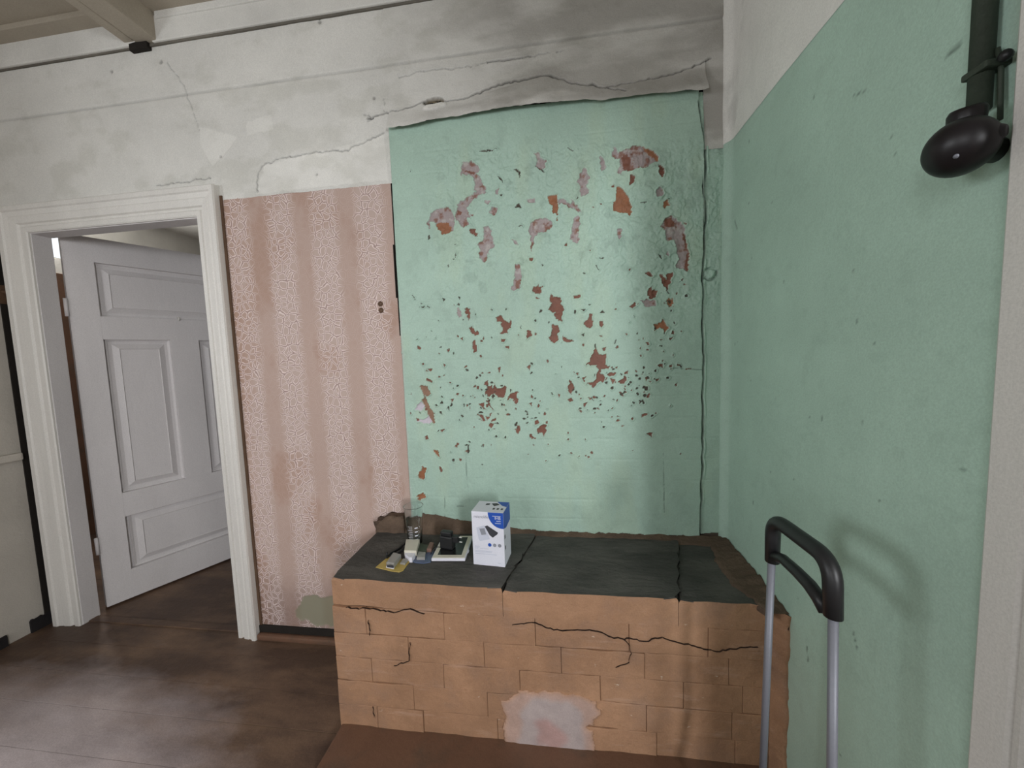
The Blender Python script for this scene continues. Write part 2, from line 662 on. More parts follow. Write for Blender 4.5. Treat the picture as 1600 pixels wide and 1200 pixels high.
WHITE_CRACKS = [
    ([(575, 185), (600, 178), (640, 170), (662, 160), (700, 160), (730, 155), (770, 137), (820, 125), (850, 120), (880, 125), (895, 133), (930, 135), (945, 140), (975, 150)], 0.0050, 0.9),
    ([(945, 140), (980, 133), (1050, 118), (1080, 108), (1110, 92)], 0.0042, 0.8),
    ([(625, 122), (660, 112), (720, 107)], 0.0028, 0.6),
    ([(762, 98), (800, 94), (830, 90)], 0.0042, 0.8), ([(720, 107), (762, 100)], 0.002, .5), ([(830, 90), (880, 80)], 0.002, .5),
    ([(403, 300), (402, 285), (405, 270), (412, 258), (440, 248), (490, 238), (545, 235), (555, 227), (570, 223), (600, 208)], 0.0034, 0.75),
    ([(262, 95), (272, 112), (290, 138), (292, 150), (305, 180), (312, 205)], 0.0022, 0.45),
    ([(245, 290), (300, 283), (306, 280), (330, 279)], 0.0032, 0.7),
    ([(570, 180), (585, 186), (575, 190)], 0.003, 0.5),
    ([(600, 155), (600, 178)], 0.002, 0.3),
]
WHITE_CRACKS = [(crackify([pw(p) for p in pts]), w * 0.60, s) for pts, w, s in WHITE_CRACKS]
GT = [(-0.70, 2.188)] + [pw(p, 1.485) for p in ((604, 205), (650, 200), (690, 192), (740, 184), (790, 175), (850, 170), (900, 164), (960, 160), (1010, 154), (1060, 150), (1092, 150))] + [(0.7, 2.19)]
GTX, GTZ = np.array([g[0] for g in GT]), np.array([g[1] for g in GT])
BUL = [pw(p) for p in ((600, 178), (662, 160), (730, 155), (850, 120), (945, 140), (1050, 118), (1110, 92))]
BX, BZ = np.array([b[0] for b in BUL]), np.array([b[1] for b in BUL])
LIGHT_P = [[pw(p) for p in poly] for poly in ([(312, 198), (345, 208), (372, 215), (350, 243), (332, 262), (314, 225)],
                                              [(385, 192), (424, 179), (428, 203), (386, 212)],
                                              [(414, 258), (490, 240), (600, 212), (607, 281), (400, 304)])]


def white_part(x0, x1, zb, zt, res, base_y, name):
    xs = np.linspace(x0, x1, int((x1 - x0) / res) + 1)
    b = np.interp(xs, GTX, GTZ) if zb is None else np.full(xs.shape, zb)
    if zb is None:
        b = b + (fnoise(xs, xs * 0, 0.06, 5) - 0.5) * 0.016
    else:
        b = b + (fnoise(xs, xs * 0, 0.03, 6) - 0.5) * 0.006
    nz = int((zt - b.min()) / res)
    t = np.linspace(0, 1, nz)[:, None]
    X = np.repeat(xs[None], nz, 0)
    Z = b[None] * (1 - t) + zt * t
    rel = 0.004 * (fnoise(X, Z, 0.25, 21) - 0.5) + 0.0022 * (fnoise(X, Z, 0.03, 25) - 0.5)
    col = np.array(C_WHITE)[None, None] * (0.93 + 0.14 * fnoise(X, Z, 0.3, 31))[..., None]
    blot = smooth(0.52, 0.72, fnoise(X, Z * 1.6, 0.16, 41, 5))
    col = col * (1 - 0.10 * blot[..., None] * np.array([1, 1, 1.15]))
    # soot film above the stove flue, plus the upper wall's shade painted in
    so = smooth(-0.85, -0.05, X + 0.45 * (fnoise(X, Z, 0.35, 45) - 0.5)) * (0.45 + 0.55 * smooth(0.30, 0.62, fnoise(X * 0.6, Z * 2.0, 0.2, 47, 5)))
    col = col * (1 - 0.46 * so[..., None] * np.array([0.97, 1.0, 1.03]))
    for poly in LIGHT_P:
        w = in_poly(X + 0.01 * (fnoise(X, Z, 0.03, 51) - 0.5), Z + 0.01 * (fnoise(X, Z, 0.03, 52) - 0.5), poly)
        col = np.where(w[..., None], col * 1.10, col)
        rel = rel - 0.0015 * w
    # long seam between the boards behind the whitewash
    for z0, a, wd in ((2.462, 0.38, 0.0065),):
        zz = z0 + 0.004 * (fnoise(X, X * 0, 0.2, 61) - 0.5)
        d = np.abs(Z - zz)
        st = 0.35 + 0.65 * fnoise(X, X * 0, 0.12, 63)
        g = np.clip(1 - d / wd, 0, 1) * st
        rel = rel - 0.006 * g
        rel = rel - 0.003 * (Z < zz) * smooth(0.05, 0.0, zz - Z)
        col = col * (1 - a * g[..., None])
    # bulging strip of plaster between the long crack and the green panel
    bz = np.interp(X, BX, BZ)
    if zb is None:
        rel = rel + 0.028 * (Z < bz) * np.clip((bz - Z) / 0.12, 0, 1) ** 0.6 * (0.6 + 0.6 * fnoise(X, Z, 0.1, 71))
        # ledge thickness where the plaster overhangs the panel
        rel = rel + 0.018 * smooth(0.08, 0.0, Z - b[None])
    for pts, w, s in WHITE_CRACKS:
        bb = np.array(pts)
        if bb[:, 0].min() > x1 + .02 or bb[:, 0].max() < x0 - .02:
            continue
        d = line_dist(X, Z, pts)
        wv = w * (0.5 + 0.9 * fnoise(X, Z, 0.05, 77))
        g = np.clip(1.35 - d / wv, 0, 1)
        rel = rel - 0.010 * g
        col = col * (1 - s * g[..., None]) + np.array([0.02, 0.016, 0.012]) * (s * g[..., None])
        lip = np.clip(1 - np.abs(d - 2.5 * wv) / (2 * wv), 0, 1)
        rel = rel + 0.0012 * lip
    # broken hole in the long crack with a hanging flake below
    hx, hz = pw((678, 160))
    e = ((X - hx) / 0.048) ** 2 + ((Z - hz) / 0.017) ** 2 + 0.6 * (fnoise(X, Z, 0.02, 81) - 0.5)
    g = smooth(1.0, 0.75, e)
    rel = rel - 0.02 * g
    col = col * (1 - g[..., None]) + np.array([0.17, 0.135, 0.085]) * g[..., None]
    hx, hz = pw((682, 171))
    e = ((X - hx) / 0.050) ** 2 + ((Z - hz - 0.10 * (X - hx)) / 0.013) ** 2 + 0.9 * (fnoise(X, Z, 0.02, 83) - 0.5)
    g = smooth(1.0, 0.8, e)
    rel = rel + 0.008 * g
    col = col * (1 + 0.25 * g[..., None])
    for (cx, cy, r) in ((585, 154, .008), (175, 112, .010), (252, 97, .010), (345, 245, .009), (495, 273, .007), (500, 35, 0.01)):
        hx, hz = pw((cx, cy))
        g = smooth(1.0, 0.4, np.hypot(X - hx, Z - hz) / r + 0.8 * (fnoise(X, Z, 0.01, 85) - 0.5))
        rel = rel - 0.004 * g
        col = col * (1 - 0.45 * g[..., None])
    # green drip line just above the panel
    return grid_mesh(name, X, base_y - rel, Z, col, M['vc_wall'], wall_back)


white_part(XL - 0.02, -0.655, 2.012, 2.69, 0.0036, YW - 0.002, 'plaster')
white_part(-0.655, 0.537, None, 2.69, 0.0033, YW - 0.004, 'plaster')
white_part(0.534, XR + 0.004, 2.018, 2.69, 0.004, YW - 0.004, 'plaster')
M['seam'] = mat('seam_shade', (0.17, 0.155, 0.13), 0.9, 0.35, 9, 0.2)
box('board_seam_shade', XL - 0.02, XR + 0.004, YW - 0.0085, YW + 0.01, 2.6695, 2.680, M['seam'], wall_back)  # dark strip painting in the shade line under the cornice board
box('cornice_board', XL - 0.02, -1.74, YW - 0.018, YW + 0.01, 2.676, 2.782, M['white'], wall_back, 0.005)
box('cornice_board', -1.69, XR + 0.004, YW - 0.016, YW + 0.01, 2.678, 2.782, M['white'], wall_back, 0.005)
# dark broken pocket under the end of the beam
bm = bmesh.new()
add_prism(bm, [(-1.800, YW - 0.0195), (-1.76, YW - 0.0215), (-1.712, YW - 0.020), (-1.708, YW + 0.01), (-1.800, YW + 0.01)], 2.655, 2.684, 0.003)
from_bm('beam_pocket', bm, M['dark'], wall_back)


# ---- pink wallpaper
def wallpaper():
    x0, x1, z0, z1 = -1.475, -0.656, 0.055, 2.016
    res = 0.006
    xs, zs = np.linspace(x0, x1, int((x1 - x0) / res)), np.linspace(z0, z1, int((z1 - z0) / res))
    X, Z = np.meshgrid(xs, zs)
    col = np.array(C_PINK)[None, None] * (0.95 + 0.10 * fnoise(X, Z, 0.3, 101))[..., None]
    # brown age stains
    st = smooth(0.50, 0.70, fnoise(X, Z * 0.6, 0.14, 111, 5))
    col = col * (1 - st[..., None] * np.array([0.10, 0.17, 0.22]))
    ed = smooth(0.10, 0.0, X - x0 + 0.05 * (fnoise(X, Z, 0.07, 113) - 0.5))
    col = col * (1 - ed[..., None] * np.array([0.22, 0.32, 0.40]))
    # grime along the foot, with the stove's shade there painted in
    foot_dark = smooth(0.42, 0.05, Z + 0.25 * (fnoise(X, Z, 0.16, 115, 5) - 0.5))
    col = col * (1 - foot_dark[..., None] * np.array([0.35, 0.38, 0.38]))
    rel = 0.003 * (fnoise(X, Z, 0.3, 121) - 0.5)
    # torn away: bare greenish plaster
    cx, cz = pw((505, 955))
    e = ((X - cx) / 0.14) ** 2 + ((Z - cz) / 0.075) ** 2 + 1.2 * (fnoise(X, Z, 0.05, 123, 5) - 0.5)
    t = smooth(1.05, 0.95, e)
    col = col * (1 - t[..., None]) + np.array([0.27, 0.25, 0.18]) * t[..., None]
    rel = rel - 0.002 * t
    keep = (X - x0) > 0.010 * fnoise(X * 0, Z, 0.05, 127) * (0.3 + 1.6 * smooth(0.75, 1.2, Z) * smooth(1.7, 1.3, Z))
    edge = (0.007 + 0.010 * fnoise(X * 0, Z, 0.2, 129)) * smooth(1.25, 1.5, Z) - 0.001
    keep &= (x1 - X) > edge
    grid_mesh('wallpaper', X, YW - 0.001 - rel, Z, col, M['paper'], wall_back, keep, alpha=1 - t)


wallpaper()
for cx, cy in ((595, 475), (596, 485)):
    q = on_y(cx, cy, YW)
    lathe('screw_hole', [(0.0005, -0.006), (0.008, -0.006), (0.010, 0.0), (0.011, 0.002), (0.006, 0.003), (0.001, 0.0)], (q[0], YW - 0.002, q[2]), M['rust'], wall_back, 14, (0, -1, 0))

# ---- green panel over the flue with peeling paint
CROPS = {'A': (640, 200), 'B': (860, 200), 'C': (640, 360), 'D': (860, 360), 'E': (640, 530), 'G': (860, 530)}
PEEL = {
 'A': [('p', "555,350 650,345 720,400 745,440 700,470 740,520 760,600 800,610 790,680 720,690 640,760 600,830 620,900 680,900 600,950 620,1020 560,1040 500,960 480,920 500,800 560,760 600,710 680,670 670,550 650,500 560,480 520,500 545,430"),
       ('r', "575,440 680,455 690,480 580,470"), ('r', "490,850 540,870 530,910 495,900"),
       ('p', "200,1050 180,1000 220,890 290,840 380,825 440,870 480,950 460,1000 450,1080 340,1100 290,1060 280,980 220,980"),
       ('o', "290,980 400,990 450,1080 340,1100 285,1050"), ('r', "640,1050 690,1040 700,1150 680,1110 640,1090 620,1070"),
       ('p', "765,1035 810,1020 850,1090 870,1200 885,1240 830,1270 810,1370 770,1400 730,1350 720,1210 760,1180 765,1100"),
       ('p', "1250,1010 1290,960 1400,940 1480,960 1490,1020 1450,1070 1350,1090 1300,1130 1280,1260 1265,1290 1255,1120 1240,1070"),
       ('o', "1440,700 1530,700 1550,780 1530,960 1550,960 1525,900 1490,890 1480,800 1450,760"),
       ('p', "1540,740 1600,740 1640,760 1700,800 1710,850 1640,800 1560,790"),
       ('p', "1290,270 1350,260 1380,330 1420,350 1420,410 1350,420 1310,390 1330,340"), ('p', "820,880 880,820 930,860 870,910"),
       ('p', "780,750 850,755 820,800 780,780"), ('p', "1220,740 1300,735 1310,770 1230,780"), ('p', "890,640 930,620 920,690 890,680"),
       ('d', "700,245 780,225 860,225 930,220 850,240 760,245"), ('d', "1080,430 1150,435 1160,490 1145,515 1130,460"),
       ('d', "190,1130 210,1110 220,1150 200,1170"), ('d', "1290,380 1400,440 1395,450 1310,410"), ('d', "910,490 975,520 980,575 965,540"),
       ('d', "1130,1020 1160,1005 1180,1020"), ('d', "1090,820 1130,830 1165,830 1140,780")],
 'B': [('p', "630,270 660,190 690,210 700,260 790,230 860,190 950,190 1050,220 1130,290 1130,340 1080,350 1040,380 980,420 900,430 830,450 760,440 730,490 690,460 720,390 730,330 680,310 650,310"),
       ('o', "950,190 1060,230 1130,300 1120,350 1060,300 990,250"), ('r', "760,280 830,300 840,440 770,430 740,350"),
       ('r', "1130,370 1180,400 1190,480 1180,520 1140,490 1120,440"), ('r', "820,490 870,490 880,560 830,590"),
       ('o', "690,600 740,610 770,680 820,710 850,860 830,910 780,880 720,880 660,850 650,780 690,740 680,680"),
       ('p', "350,400 380,470 410,530 370,600 400,680 380,700 310,700 320,600 280,560 310,470"), ('p', "510,300 540,310 580,400 530,460 515,380"),
       ('p', "1090,680 1140,620 1180,640 1170,710 1110,720"), ('o', "1170,770 1220,750 1240,800 1190,850"),
       ('p', "1150,1030 1180,950 1250,920 1300,930 1320,980 1370,980 1400,1060 1420,1200 1440,1340 1435,1497 1400,1480 1370,1450 1320,1470 1300,1440 1340,1380 1310,1230 1290,1160 1230,1170 1200,1160 1190,1060"),
       ('r', "1380,1070 1420,1140 1440,1320 1435,1490 1400,1450 1420,1300 1390,1150"), ('r', "1180,960 1260,930 1300,1000 1250,1040 1190,1020"),
       ('p', "240,940 290,910 310,1000 290,1060 300,1170 270,1200 210,1160 230,1060"), ('p', "690,1060 740,1060 740,1150 700,1160"),
       ('p', "210,740 280,800 320,870 270,860 220,790"), ('d', "150,200 200,215 260,250 240,245 180,215"), ('d', "930,775 1010,770 980,785"),
       ('r', "630,610 665,580 660,610")],
 'C': [('p', "1100,345 1160,350 1170,480 1150,600 1090,630 1050,610 1090,570 1090,480"), ('r', "1290,600 1340,560 1380,590 1370,640 1320,660 1280,640"),
       ('r', "1480,670 1510,690 1570,700 1580,770 1610,800 1590,850 1600,940 1550,950 1500,890 1520,860 1450,830 1480,760 1460,720"),
       ('r', "1480,990 1550,990 1560,1040 1540,1080 1560,1140 1500,1170 1450,1130 1480,1060"),
       ('r', "890,905 950,880 980,940 1030,970 1050,930 1060,980 1020,1060 960,1095 940,1080 970,1030 960,970 910,950"),
       ('r', "620,1010 650,1000 680,1050 710,1040 720,1080 680,1095 640,1070"), ('p', "500,810 530,820 550,890 510,900 490,850"),
       ('r', "570,850 600,810 630,820 620,950 600,870"), ('r', "1220,1050 1270,1050 1270,1110 1210,1140 1220,1100"),
       ('r', "660,1130 700,1200 690,1270 660,1270"), ('r', "960,1130 1000,1130 990,1160 960,1160"), ('d', "340,700 370,720 350,740"),
       ('d', "510,690 525,700 515,730"), ('d', "840,820 870,825 855,845"), ('d', "1360,820 1385,830 1370,850 1350,870"), ('r', "1310,690 1360,710 1320,715"),
       ('r', "1245,280 1290,280 1280,320 1250,310"), ('d', "1375,350 1395,360 1385,380"), ('d', "1155,1000 1165,990 1160,1035"), ('r', "530,1130 555,1110 555,1150"),
       ('d', "220,1040 235,1055 228,1060"), ('d', "275,1110 285,1130 278,1132"), ('d', "735,1140 748,1158 740,1160"), ('d', "430,315 480,280 490,215 495,260 475,300"),
       ('d', "80,810 140,790 210,795 212,820 200,800 140,800"), ('d', "20,660 45,690 65,750 45,710"), ('p', "1060,80 1100,100 1140,160 1090,140")],
 'D': [('r', "240,680 310,670 310,705 245,710"), ('r', "420,870 445,880 430,930 440,990 410,1020 355,980 360,950 395,930"), ('r', "510,940 540,940 550,980 530,1015 505,980"),
       ('r', "1140,450 1170,460 1200,510 1230,440 1275,440 1250,550 1220,570 1220,640 1190,590 1160,540"), ('r', "1020,620 1050,590 1060,630 1110,630 1100,700 1060,720 1010,680"),
       ('r', "820,790 870,750 900,770 850,820"), ('p', "920,730 1000,720 1090,730 1090,790 1000,800 960,760"), ('o', "1210,700 1280,720 1270,780 1230,790"),
       ('o', "1070,980 1140,960 1160,910 1180,970 1240,1020 1190,1060 1140,1000 1080,1050"), ('r', "980,440 1030,430 1070,480 1030,480"),
       ('r', "170,1130 250,1145 200,1170 150,1150 125,1140 130,1080 150,1120"), ('p', "1220,220 1240,270 1200,250"), ('d', "465,355 480,360 505,410 490,400"),
       ('d', "335,430 370,445 350,455"), ('d', "250,830 270,830 260,880 245,870"), ('d', "315,820 365,820 345,845"), ('d', "510,860 545,835 580,865 545,860"),
       ('d', "325,1090 355,1070 345,1115"), ('d', "865,880 880,905 870,905"), ('d', "808,945 820,965 810,965"), ('r', "780,1080 805,1070 800,1095"), ('d', "390,765 440,770 405,780"),
       ('d', "1185,1060 1192,1060 1190,1095"), ('d', "1120,250 1150,260 1160,315 1140,290"), ('d', "510,285 560,280 540,300")],
 'E': [('r', "800,420 820,430 830,490 870,500 890,455 910,510 960,510 1000,480 1005,530 1000,590 970,615 940,610 890,555 850,580 835,610 815,580 810,510 780,460"),
       ('r', "1015,625 1060,560 1110,560 1140,550 1100,590 1130,620 1130,660 1105,690 1095,650 1060,625"),
       ('b', "100,490 180,475 210,540 230,580 170,600 180,640 210,720 250,760 270,880 230,880 200,800 150,700 130,620 160,600 130,540"),
       ('w', "120,640 150,690 130,740 50,740 100,680"), ('w', "70,830 140,840 200,790 230,870 180,880 90,860"), ('r', "70,820 100,830 100,855 80,850"),
       ('r', "720,670 780,650 770,740 750,700"), ('r', "790,640 830,640 850,700 880,730 840,710"), ('r', "710,770 740,770 790,850 780,870 740,830"),
       ('r', "790,800 840,800 810,855"), ('r', "850,840 900,815 900,840 850,860"), ('r', "820,890 850,870 880,880 850,930"),
       ('r', "1330,940 1380,890 1430,890 1420,960 1410,1010 1380,980 1340,980"), ('r', "1300,850 1340,840 1350,870 1310,890"), ('r', "1250,970 1270,980 1320,1040 1270,1040 1250,1010"),
       ('r', "1120,900 1150,900 1150,950 1130,990 1105,970"), ('r', "1245,670 1275,660 1275,700"), ('r', "180,310 245,305 220,335"), ('r', "175,405 240,430 240,460 180,430"),
       ('r', "345,250 385,270 365,290"), ('r', "430,620 465,620 440,660"), ('r', "320,940 370,940 340,970"), ('r', "160,1010 190,1000 200,1040 170,1045"), ('r', "475,1100 500,1090 500,1140 475,1120"),
       ('o', "250,1160 290,1150 310,1200 330,1230 290,1220"), ('r', "655,40 690,0 690,70 660,85"), ('r', "700,490 725,485 720,530 700,520"), ('r', "1220,290 1260,260 1250,320"), ('r', "920,300 950,290 940,350"),
       ('r', "1000,75 1040,75 1040,100 1000,95"), ('r', "960,0 1000,0 980,30"), ('o', "87,1400 147,1320 180,1360 160,1400 147,1467 113,1440"), ('o', "80,1613 167,1607 167,1640 107,1673 80,1653"),
       ('r', "313,1320 327,1320 347,1380 320,1387"), ('d', "605,1100 620,1105 618,1150 606,1150"), ('r', "570,1160 610,1150 605,1180")],
 'G': [('r', "460,90 480,110 500,150 580,160 575,220 580,280 620,280 600,300 560,300 525,320 530,360 570,400 540,440 480,470 455,510 430,490 380,465 450,440 490,360 500,320 480,270 430,265 365,280 420,210 440,130"),
       ('r', "205,405 230,460 245,480 240,530 215,580 190,540 190,440"), ('r', "180,630 215,610 240,635 200,655"), ('r', "590,360 640,345 680,350 670,375 620,385 595,380"), ('r', "620,405 680,420 645,470"),
       ('r', "750,430 770,380 800,420 790,450 740,465 700,450 710,420"), ('r', "770,350 810,320 800,360 770,365"), ('r', "540,90 580,85 560,130"), ('r', "330,400 370,390 345,440"), ('r', "260,350 295,350 285,380"),
       ('r', "345,670 395,650 350,710"), ('r', "290,730 330,745 320,770"), ('r', "945,790 1010,765 1010,790 950,815"), ('r', "990,980 1060,970 1050,1020 1020,1000"), ('r', "1000,600 1020,560 1040,570 1015,620"),
       ('r', "1135,260 1170,260 1170,300 1140,285"), ('r', "1085,410 1115,415 1100,450"), ('r', "80,570 105,570 95,610"), ('r', "760,500 790,515 770,530"), ('r', "1405,305 1470,300 1465,312 1410,320"),
       ('d', "455,60 470,45 475,90 462,90"), ('d', "665,40 680,0 685,0 672,70"), ('r', "990,35 1010,30 1030,65 1010,60"), ('r', "1235,265 1265,260 1260,290 1240,290"), ('r', "1290,470 1320,455 1310,500")],
}
PCOL = {'r': C_BRICK, 'o': C_ORANGE, 'p': C_PLAST, 'd': (0.07, 0.055, 0.04), 'w': (0.55, 0.50, 0.55), 'b': (0.27, 0.155, 0.10)}


def green_panel():
    x0, x1 = -0.660, XR + 0.006
    res = 0.0026
    xs = np.linspace(x0, x1, int((x1 - x0) / res))
    zt_row = np.where(xs < 0.535, np.interp(xs, GTX, GTZ) + 0.02, 2.03)
    zb = 0.535
    nz = int((2.22 - zb) / res)
    t = np.linspace(0, 1, nz)[:, None]
    X = np.repeat(xs[None], nz, 0)
    Z = zb * (1 - t) + zt_row[None] * t
    PX, PY = px_of(X, YW - 0.012, Z)
    up = smooth(560, 400, PY) * smooth(205, 245, PY) * smooth(640, 720, PX)         # blistered upper part
    n_a = fnoise(X, Z, 0.5, 201)
    rel = 0.006 * (n_a - 0.5) + 0.0025 * (fnoise(X, Z, 0.06, 205) - 0.5)
    # layered flakes: stepped noise gives overlapping paint edges
    fl = fnoise(X * 1.2, Z * 0.8, 0.09, 211, 5)
    lev = np.floor(fl * 9) / 9
    rel = rel + (0.006 + 0.030 * up) * (lev - 0.5) * 0.6
    rel = rel + (0.0022 * up + 0.0004) * (fnoise(X, Z, 0.012, 215, 3) - 0.5) * 2
    col = np.array(C_GREEN)[None, None] * (0.95 + 0.10 * fnoise(X, Z, 0.35, 221))[..., None]
    # yellowish streaks and grey scuffs
    ye = smooth(0.50, 0.75, fnoise(X * 1.4, Z * 0.5, 0.16, 225, 5))
    col = col * (1 + ye[..., None] * np.array([0.03, 0.0, -0.04]))
    sc = smooth(0.60, 0.72, fnoise(X, Z, 0.05, 229, 5)) * (0.4 + 0.6 * up)
    col = col * (1 - 0.14 * sc[..., None])
    # ghost joints of the bricks under the paint
    for zc in np.arange(0.62, 2.2, 0.083):
        zz = zc + 0.004 * (fnoise(X, Z * 0, 0.2, int(zc * 1000)) - 0.5)
        g = np.clip(1 - np.abs(Z - zz) / 0.006, 0, 1) * smooth(0.40, 0.7, fnoise(X, Z * 0 + zc, 0.16, 233))
        rel = rel - 0.0014 * g
    # warp for ragged chip edges
    wx = PX + 3.2 * (fnoise(X, Z, 0.012, 241, 3) - 0.5) * 2
    wy = PY + 3.2 * (fnoise(X, Z, 0.012, 245, 3) - 0.5) * 2
    chips = []
    for key, lst in PEEL.items():
        ox, oy = CROPS[key]
        for typ, s in lst:
            chips.append((typ, [(ox + float(a) / 6.6667, oy + float(b) / 6.6667) for a, b in (w.split(',') for w in s.split())]))
    for cx, cy, sx, sy, n, r0, r1 in ((955, 612, 42, 18, 62, 1.2, 3.4), (755, 628, 26, 30, 45, 1.2, 3.2), (812, 638, 26, 16, 28, 1.2, 3.2), (690, 650, 32, 50, 26, 1.2, 3.2),
                                     (880, 540, 120, 50, 38, 1.0, 2.8), (1015, 590, 45, 45, 34, 1.2, 3.0), (700, 540, 40, 40, 22, 1, 2.6), (840, 700, 120, 30, 26, .9, 2.2),
                                     (860, 330, 120, 60, 14, 1.2, 3.0), (1050, 480, 22, 30, 16, 1.2, 3)):
        for _ in range(n):
            a, b = random.gauss(cx, sx), random.gauss(cy, sy)
            r = random.uniform(r0, r1)
            ph = random.uniform(0, 6.28)
            el = random.uniform(0.35, 1)
            pts = []
            for k in range(7):
                th = k / 7 * 6.283
                rr = r * random.uniform(0.6, 1.35)
                u, v = rr * math.cos(th), rr * el * math.sin(th)
                pts.append((a + u * math.cos(ph) - v * math.sin(ph), b + u * math.sin(ph) + v * math.cos(ph)))
            chips.append((random.choice('rrdd'), pts))
    mask = np.zeros(X.shape)
    bcol = np.zeros(X.shape + (3,))
    for typ, poly in chips:
        pa = np.array(poly)
        a0, b0 = pa.min(0) - 6
        a1, b1 = pa.max(0) + 6
        small = (a1 - a0) * (b1 - b0) < 500
        # find the block of rows and columns that can hold it
        q0, q1 = on_y(a0, b1, YW), on_y(a1, b0, YW)
        q2, q3 = on_y(a0, b0, YW), on_y(a1, b1, YW)
        xa, xb = min(q0[0], q2[0]) - .03, max(q1[0], q3[0]) + .03
        c0, c1 = np.searchsorted(xs, xa), np.searchsorted(xs, xb)
        zlo, zhi = min(q0[2], q3[2]) - .03, max(q1[2], q2[2]) + .03
        r0_ = max(0, int((zlo - zb) / (zt_row.max() - zb) * nz) - 2)
        r1_ = min(nz, int((zhi - zb) / (2.02 - zb) * nz) + 2)
        if c1 <= c0 or r1_ <= r0_:
            continue
        sl = (slice(r0_, r1_), slice(c0, c1))
        if small:
            ins = in_poly(PX[sl] * .65 + wx[sl] * .35, PY[sl] * .65 + wy[sl] * .35, poly)
        else:
            ins = in_poly(wx[sl], wy[sl], poly)
        mask[sl] = np.where(ins, 1.0, mask[sl])
        c = np.array(PCOL[typ])
        if typ == 'p':
            mixn = smooth(0.52, 0.70, fnoise(X[sl], Z[sl], 0.02, 251, 4))[..., None]
            c = np.array(C_PLAST) * (1 - mixn) + np.array([0.24, 0.12, 0.09]) * mixn
            mixw = smooth(0.58, 0.72, fnoise(X[sl], Z[sl], 0.016, 257, 4))[..., None]
            c = c * (1 - 0.6 * mixw) + np.array([0.50, 0.47, 0.44]) * 0.6 * mixw
        elif typ in 'rob':
            c = c * (0.8 + 0.4 * fnoise(X[sl], Z[sl], 0.02, 259))[..., None]
        bcol[sl] = np.where(ins[..., None], c, bcol[sl])
    col = np.where(mask[..., None] > 0.5, bcol, col)
    # distance-like halo for the lifted rim
    halo = mask.copy()
    for _ in range(2):
        p = np.pad(halo, 1, mode='edge')
        halo = np.maximum.reduce([p[1:-1, 1:-1], p[:-2, 1:-1], p[2:, 1:-1], p[1:-1, :-2], p[1:-1, 2:]])
    rim = (halo > 0) & (mask < 0.5)
    rn = smooth(0.35, 0.65, fnoise(X, Z, 0.03, 279))
    rel = rel - 0.0035 * mask + 0.0045 * rim * rn
    col = np.where(rim[..., None], col * (1.0 + 0.12 * rn[..., None]), col)
    # vertical joint between flue and corner strip
    jp = crackify([pw(p, YW - .012) for p in ((1092, 158), (1095, 185), (1101, 215), (1103, 260), (1099, 290), (1103, 330), (1100, 400), (1098, 425), (1098, 520), (1100, 560), (1097, 620), (1098, 700), (1096, 770), (1096, 845))], 0.003, 0.03)
    d = line_dist(X, Z, jp)
    g = np.clip(1.4 - d / (0.0035 * (0.4 + 1.2 * fnoise(X, Z, 0.08, 261))), 0, 1)
    col = col * (1 - 0.8 * g[..., None]) + 0.02 * g[..., None]
    jx = np.interp(Z, [p[1] for p in jp][::-1], [p[0] for p in jp][::-1])
    rel = rel - 0.010 * g - 0.012 * (X > jx)
    lip = np.clip(1 - np.abs(X - jx - 0.009) / 0.006, 0, 1) * smooth(0.35, 0.65, fnoise(X, Z, 0.07, 265))
    rel = rel + 0.006 * lip
    col = col * (1 + 0.25 * lip[..., None])
    hx, hz = pw((1111, 427), YW - .012)
    e = np.hypot((X - hx) / 0.030, (Z - hz) / 0.026) + 0.5 * (fnoise(X, Z, 0.02, 267) - 0.5)
    g = smooth(1.0, 0.75, e)
    rel = rel - 0.010 * g * smooth(0.4, 0.9, e) + 0.004 * smooth(0.7, 0.3, e)
    ring = g * smooth(0.55, 0.85, e) * smooth(0.42, 0.6, fnoise(X, Z, 0.03, 269))
    col = col * (1 - 0.6 * ring[..., None]) * (1 + 0.12 * smooth(0.6, 0.3, e)[..., None])
    # thin pencil-like cracks
    for pts in (((727, 695), (729, 740), (731, 760), (735, 800)), ((695, 775), (695, 815)), ((1036, 705), (1038, 800)), ((714, 791), (724, 791)), ((1050, 575), (1098, 578))):
        d = line_dist(X, Z, [pw(p, YW - .012) for p in pts])
        g = np.clip(1.2 - d / 0.002, 0, 1) * smooth(0.35, 0.6, fnoise(X, Z, 0.03, 271))
        col = col * (1 - 0.65 * g[..., None])
        rel = rel - 0.002 * g
    # sooty ragged foot
    ft = np.interp(X, [-0.66, -0.55, -0.42, -0.25, 0.0, 0.5, 0.63], [0.628, 0.622, 0.60, 0.575, 0.562, 0.560, 0.575]) + 0.022 * (fnoise(X, Z * 0, 0.03, 273) - 0.5)
    g = (Z < ft)
    col = np.where(g[..., None], np.array([0.10, 0.075, 0.058]) * (0.7 + 0.6 * fnoise(X, Z, 0.03, 275))[..., None], col)
    rel = rel - 0.003 * g
    # whitish worn left edge
    wl = smooth(0.014, 0.002, X - x0 + 0.012 * (fnoise(X, Z, 0.05, 277) - 0.5)) * smooth(1.65, 1.4, Z)
    col = col * (1 - 0.5 * wl[..., None]) + np.array([0.5, 0.5, 0.47]) * 0.5 * wl[..., None]
    base = YW - 0.014
    Yv = base - rel
    Yv[:, 0] = YW + 0.005
    grid_mesh('green_paint', X, Yv, Z, col, M['vc_green'], wall_back)


green_panel()

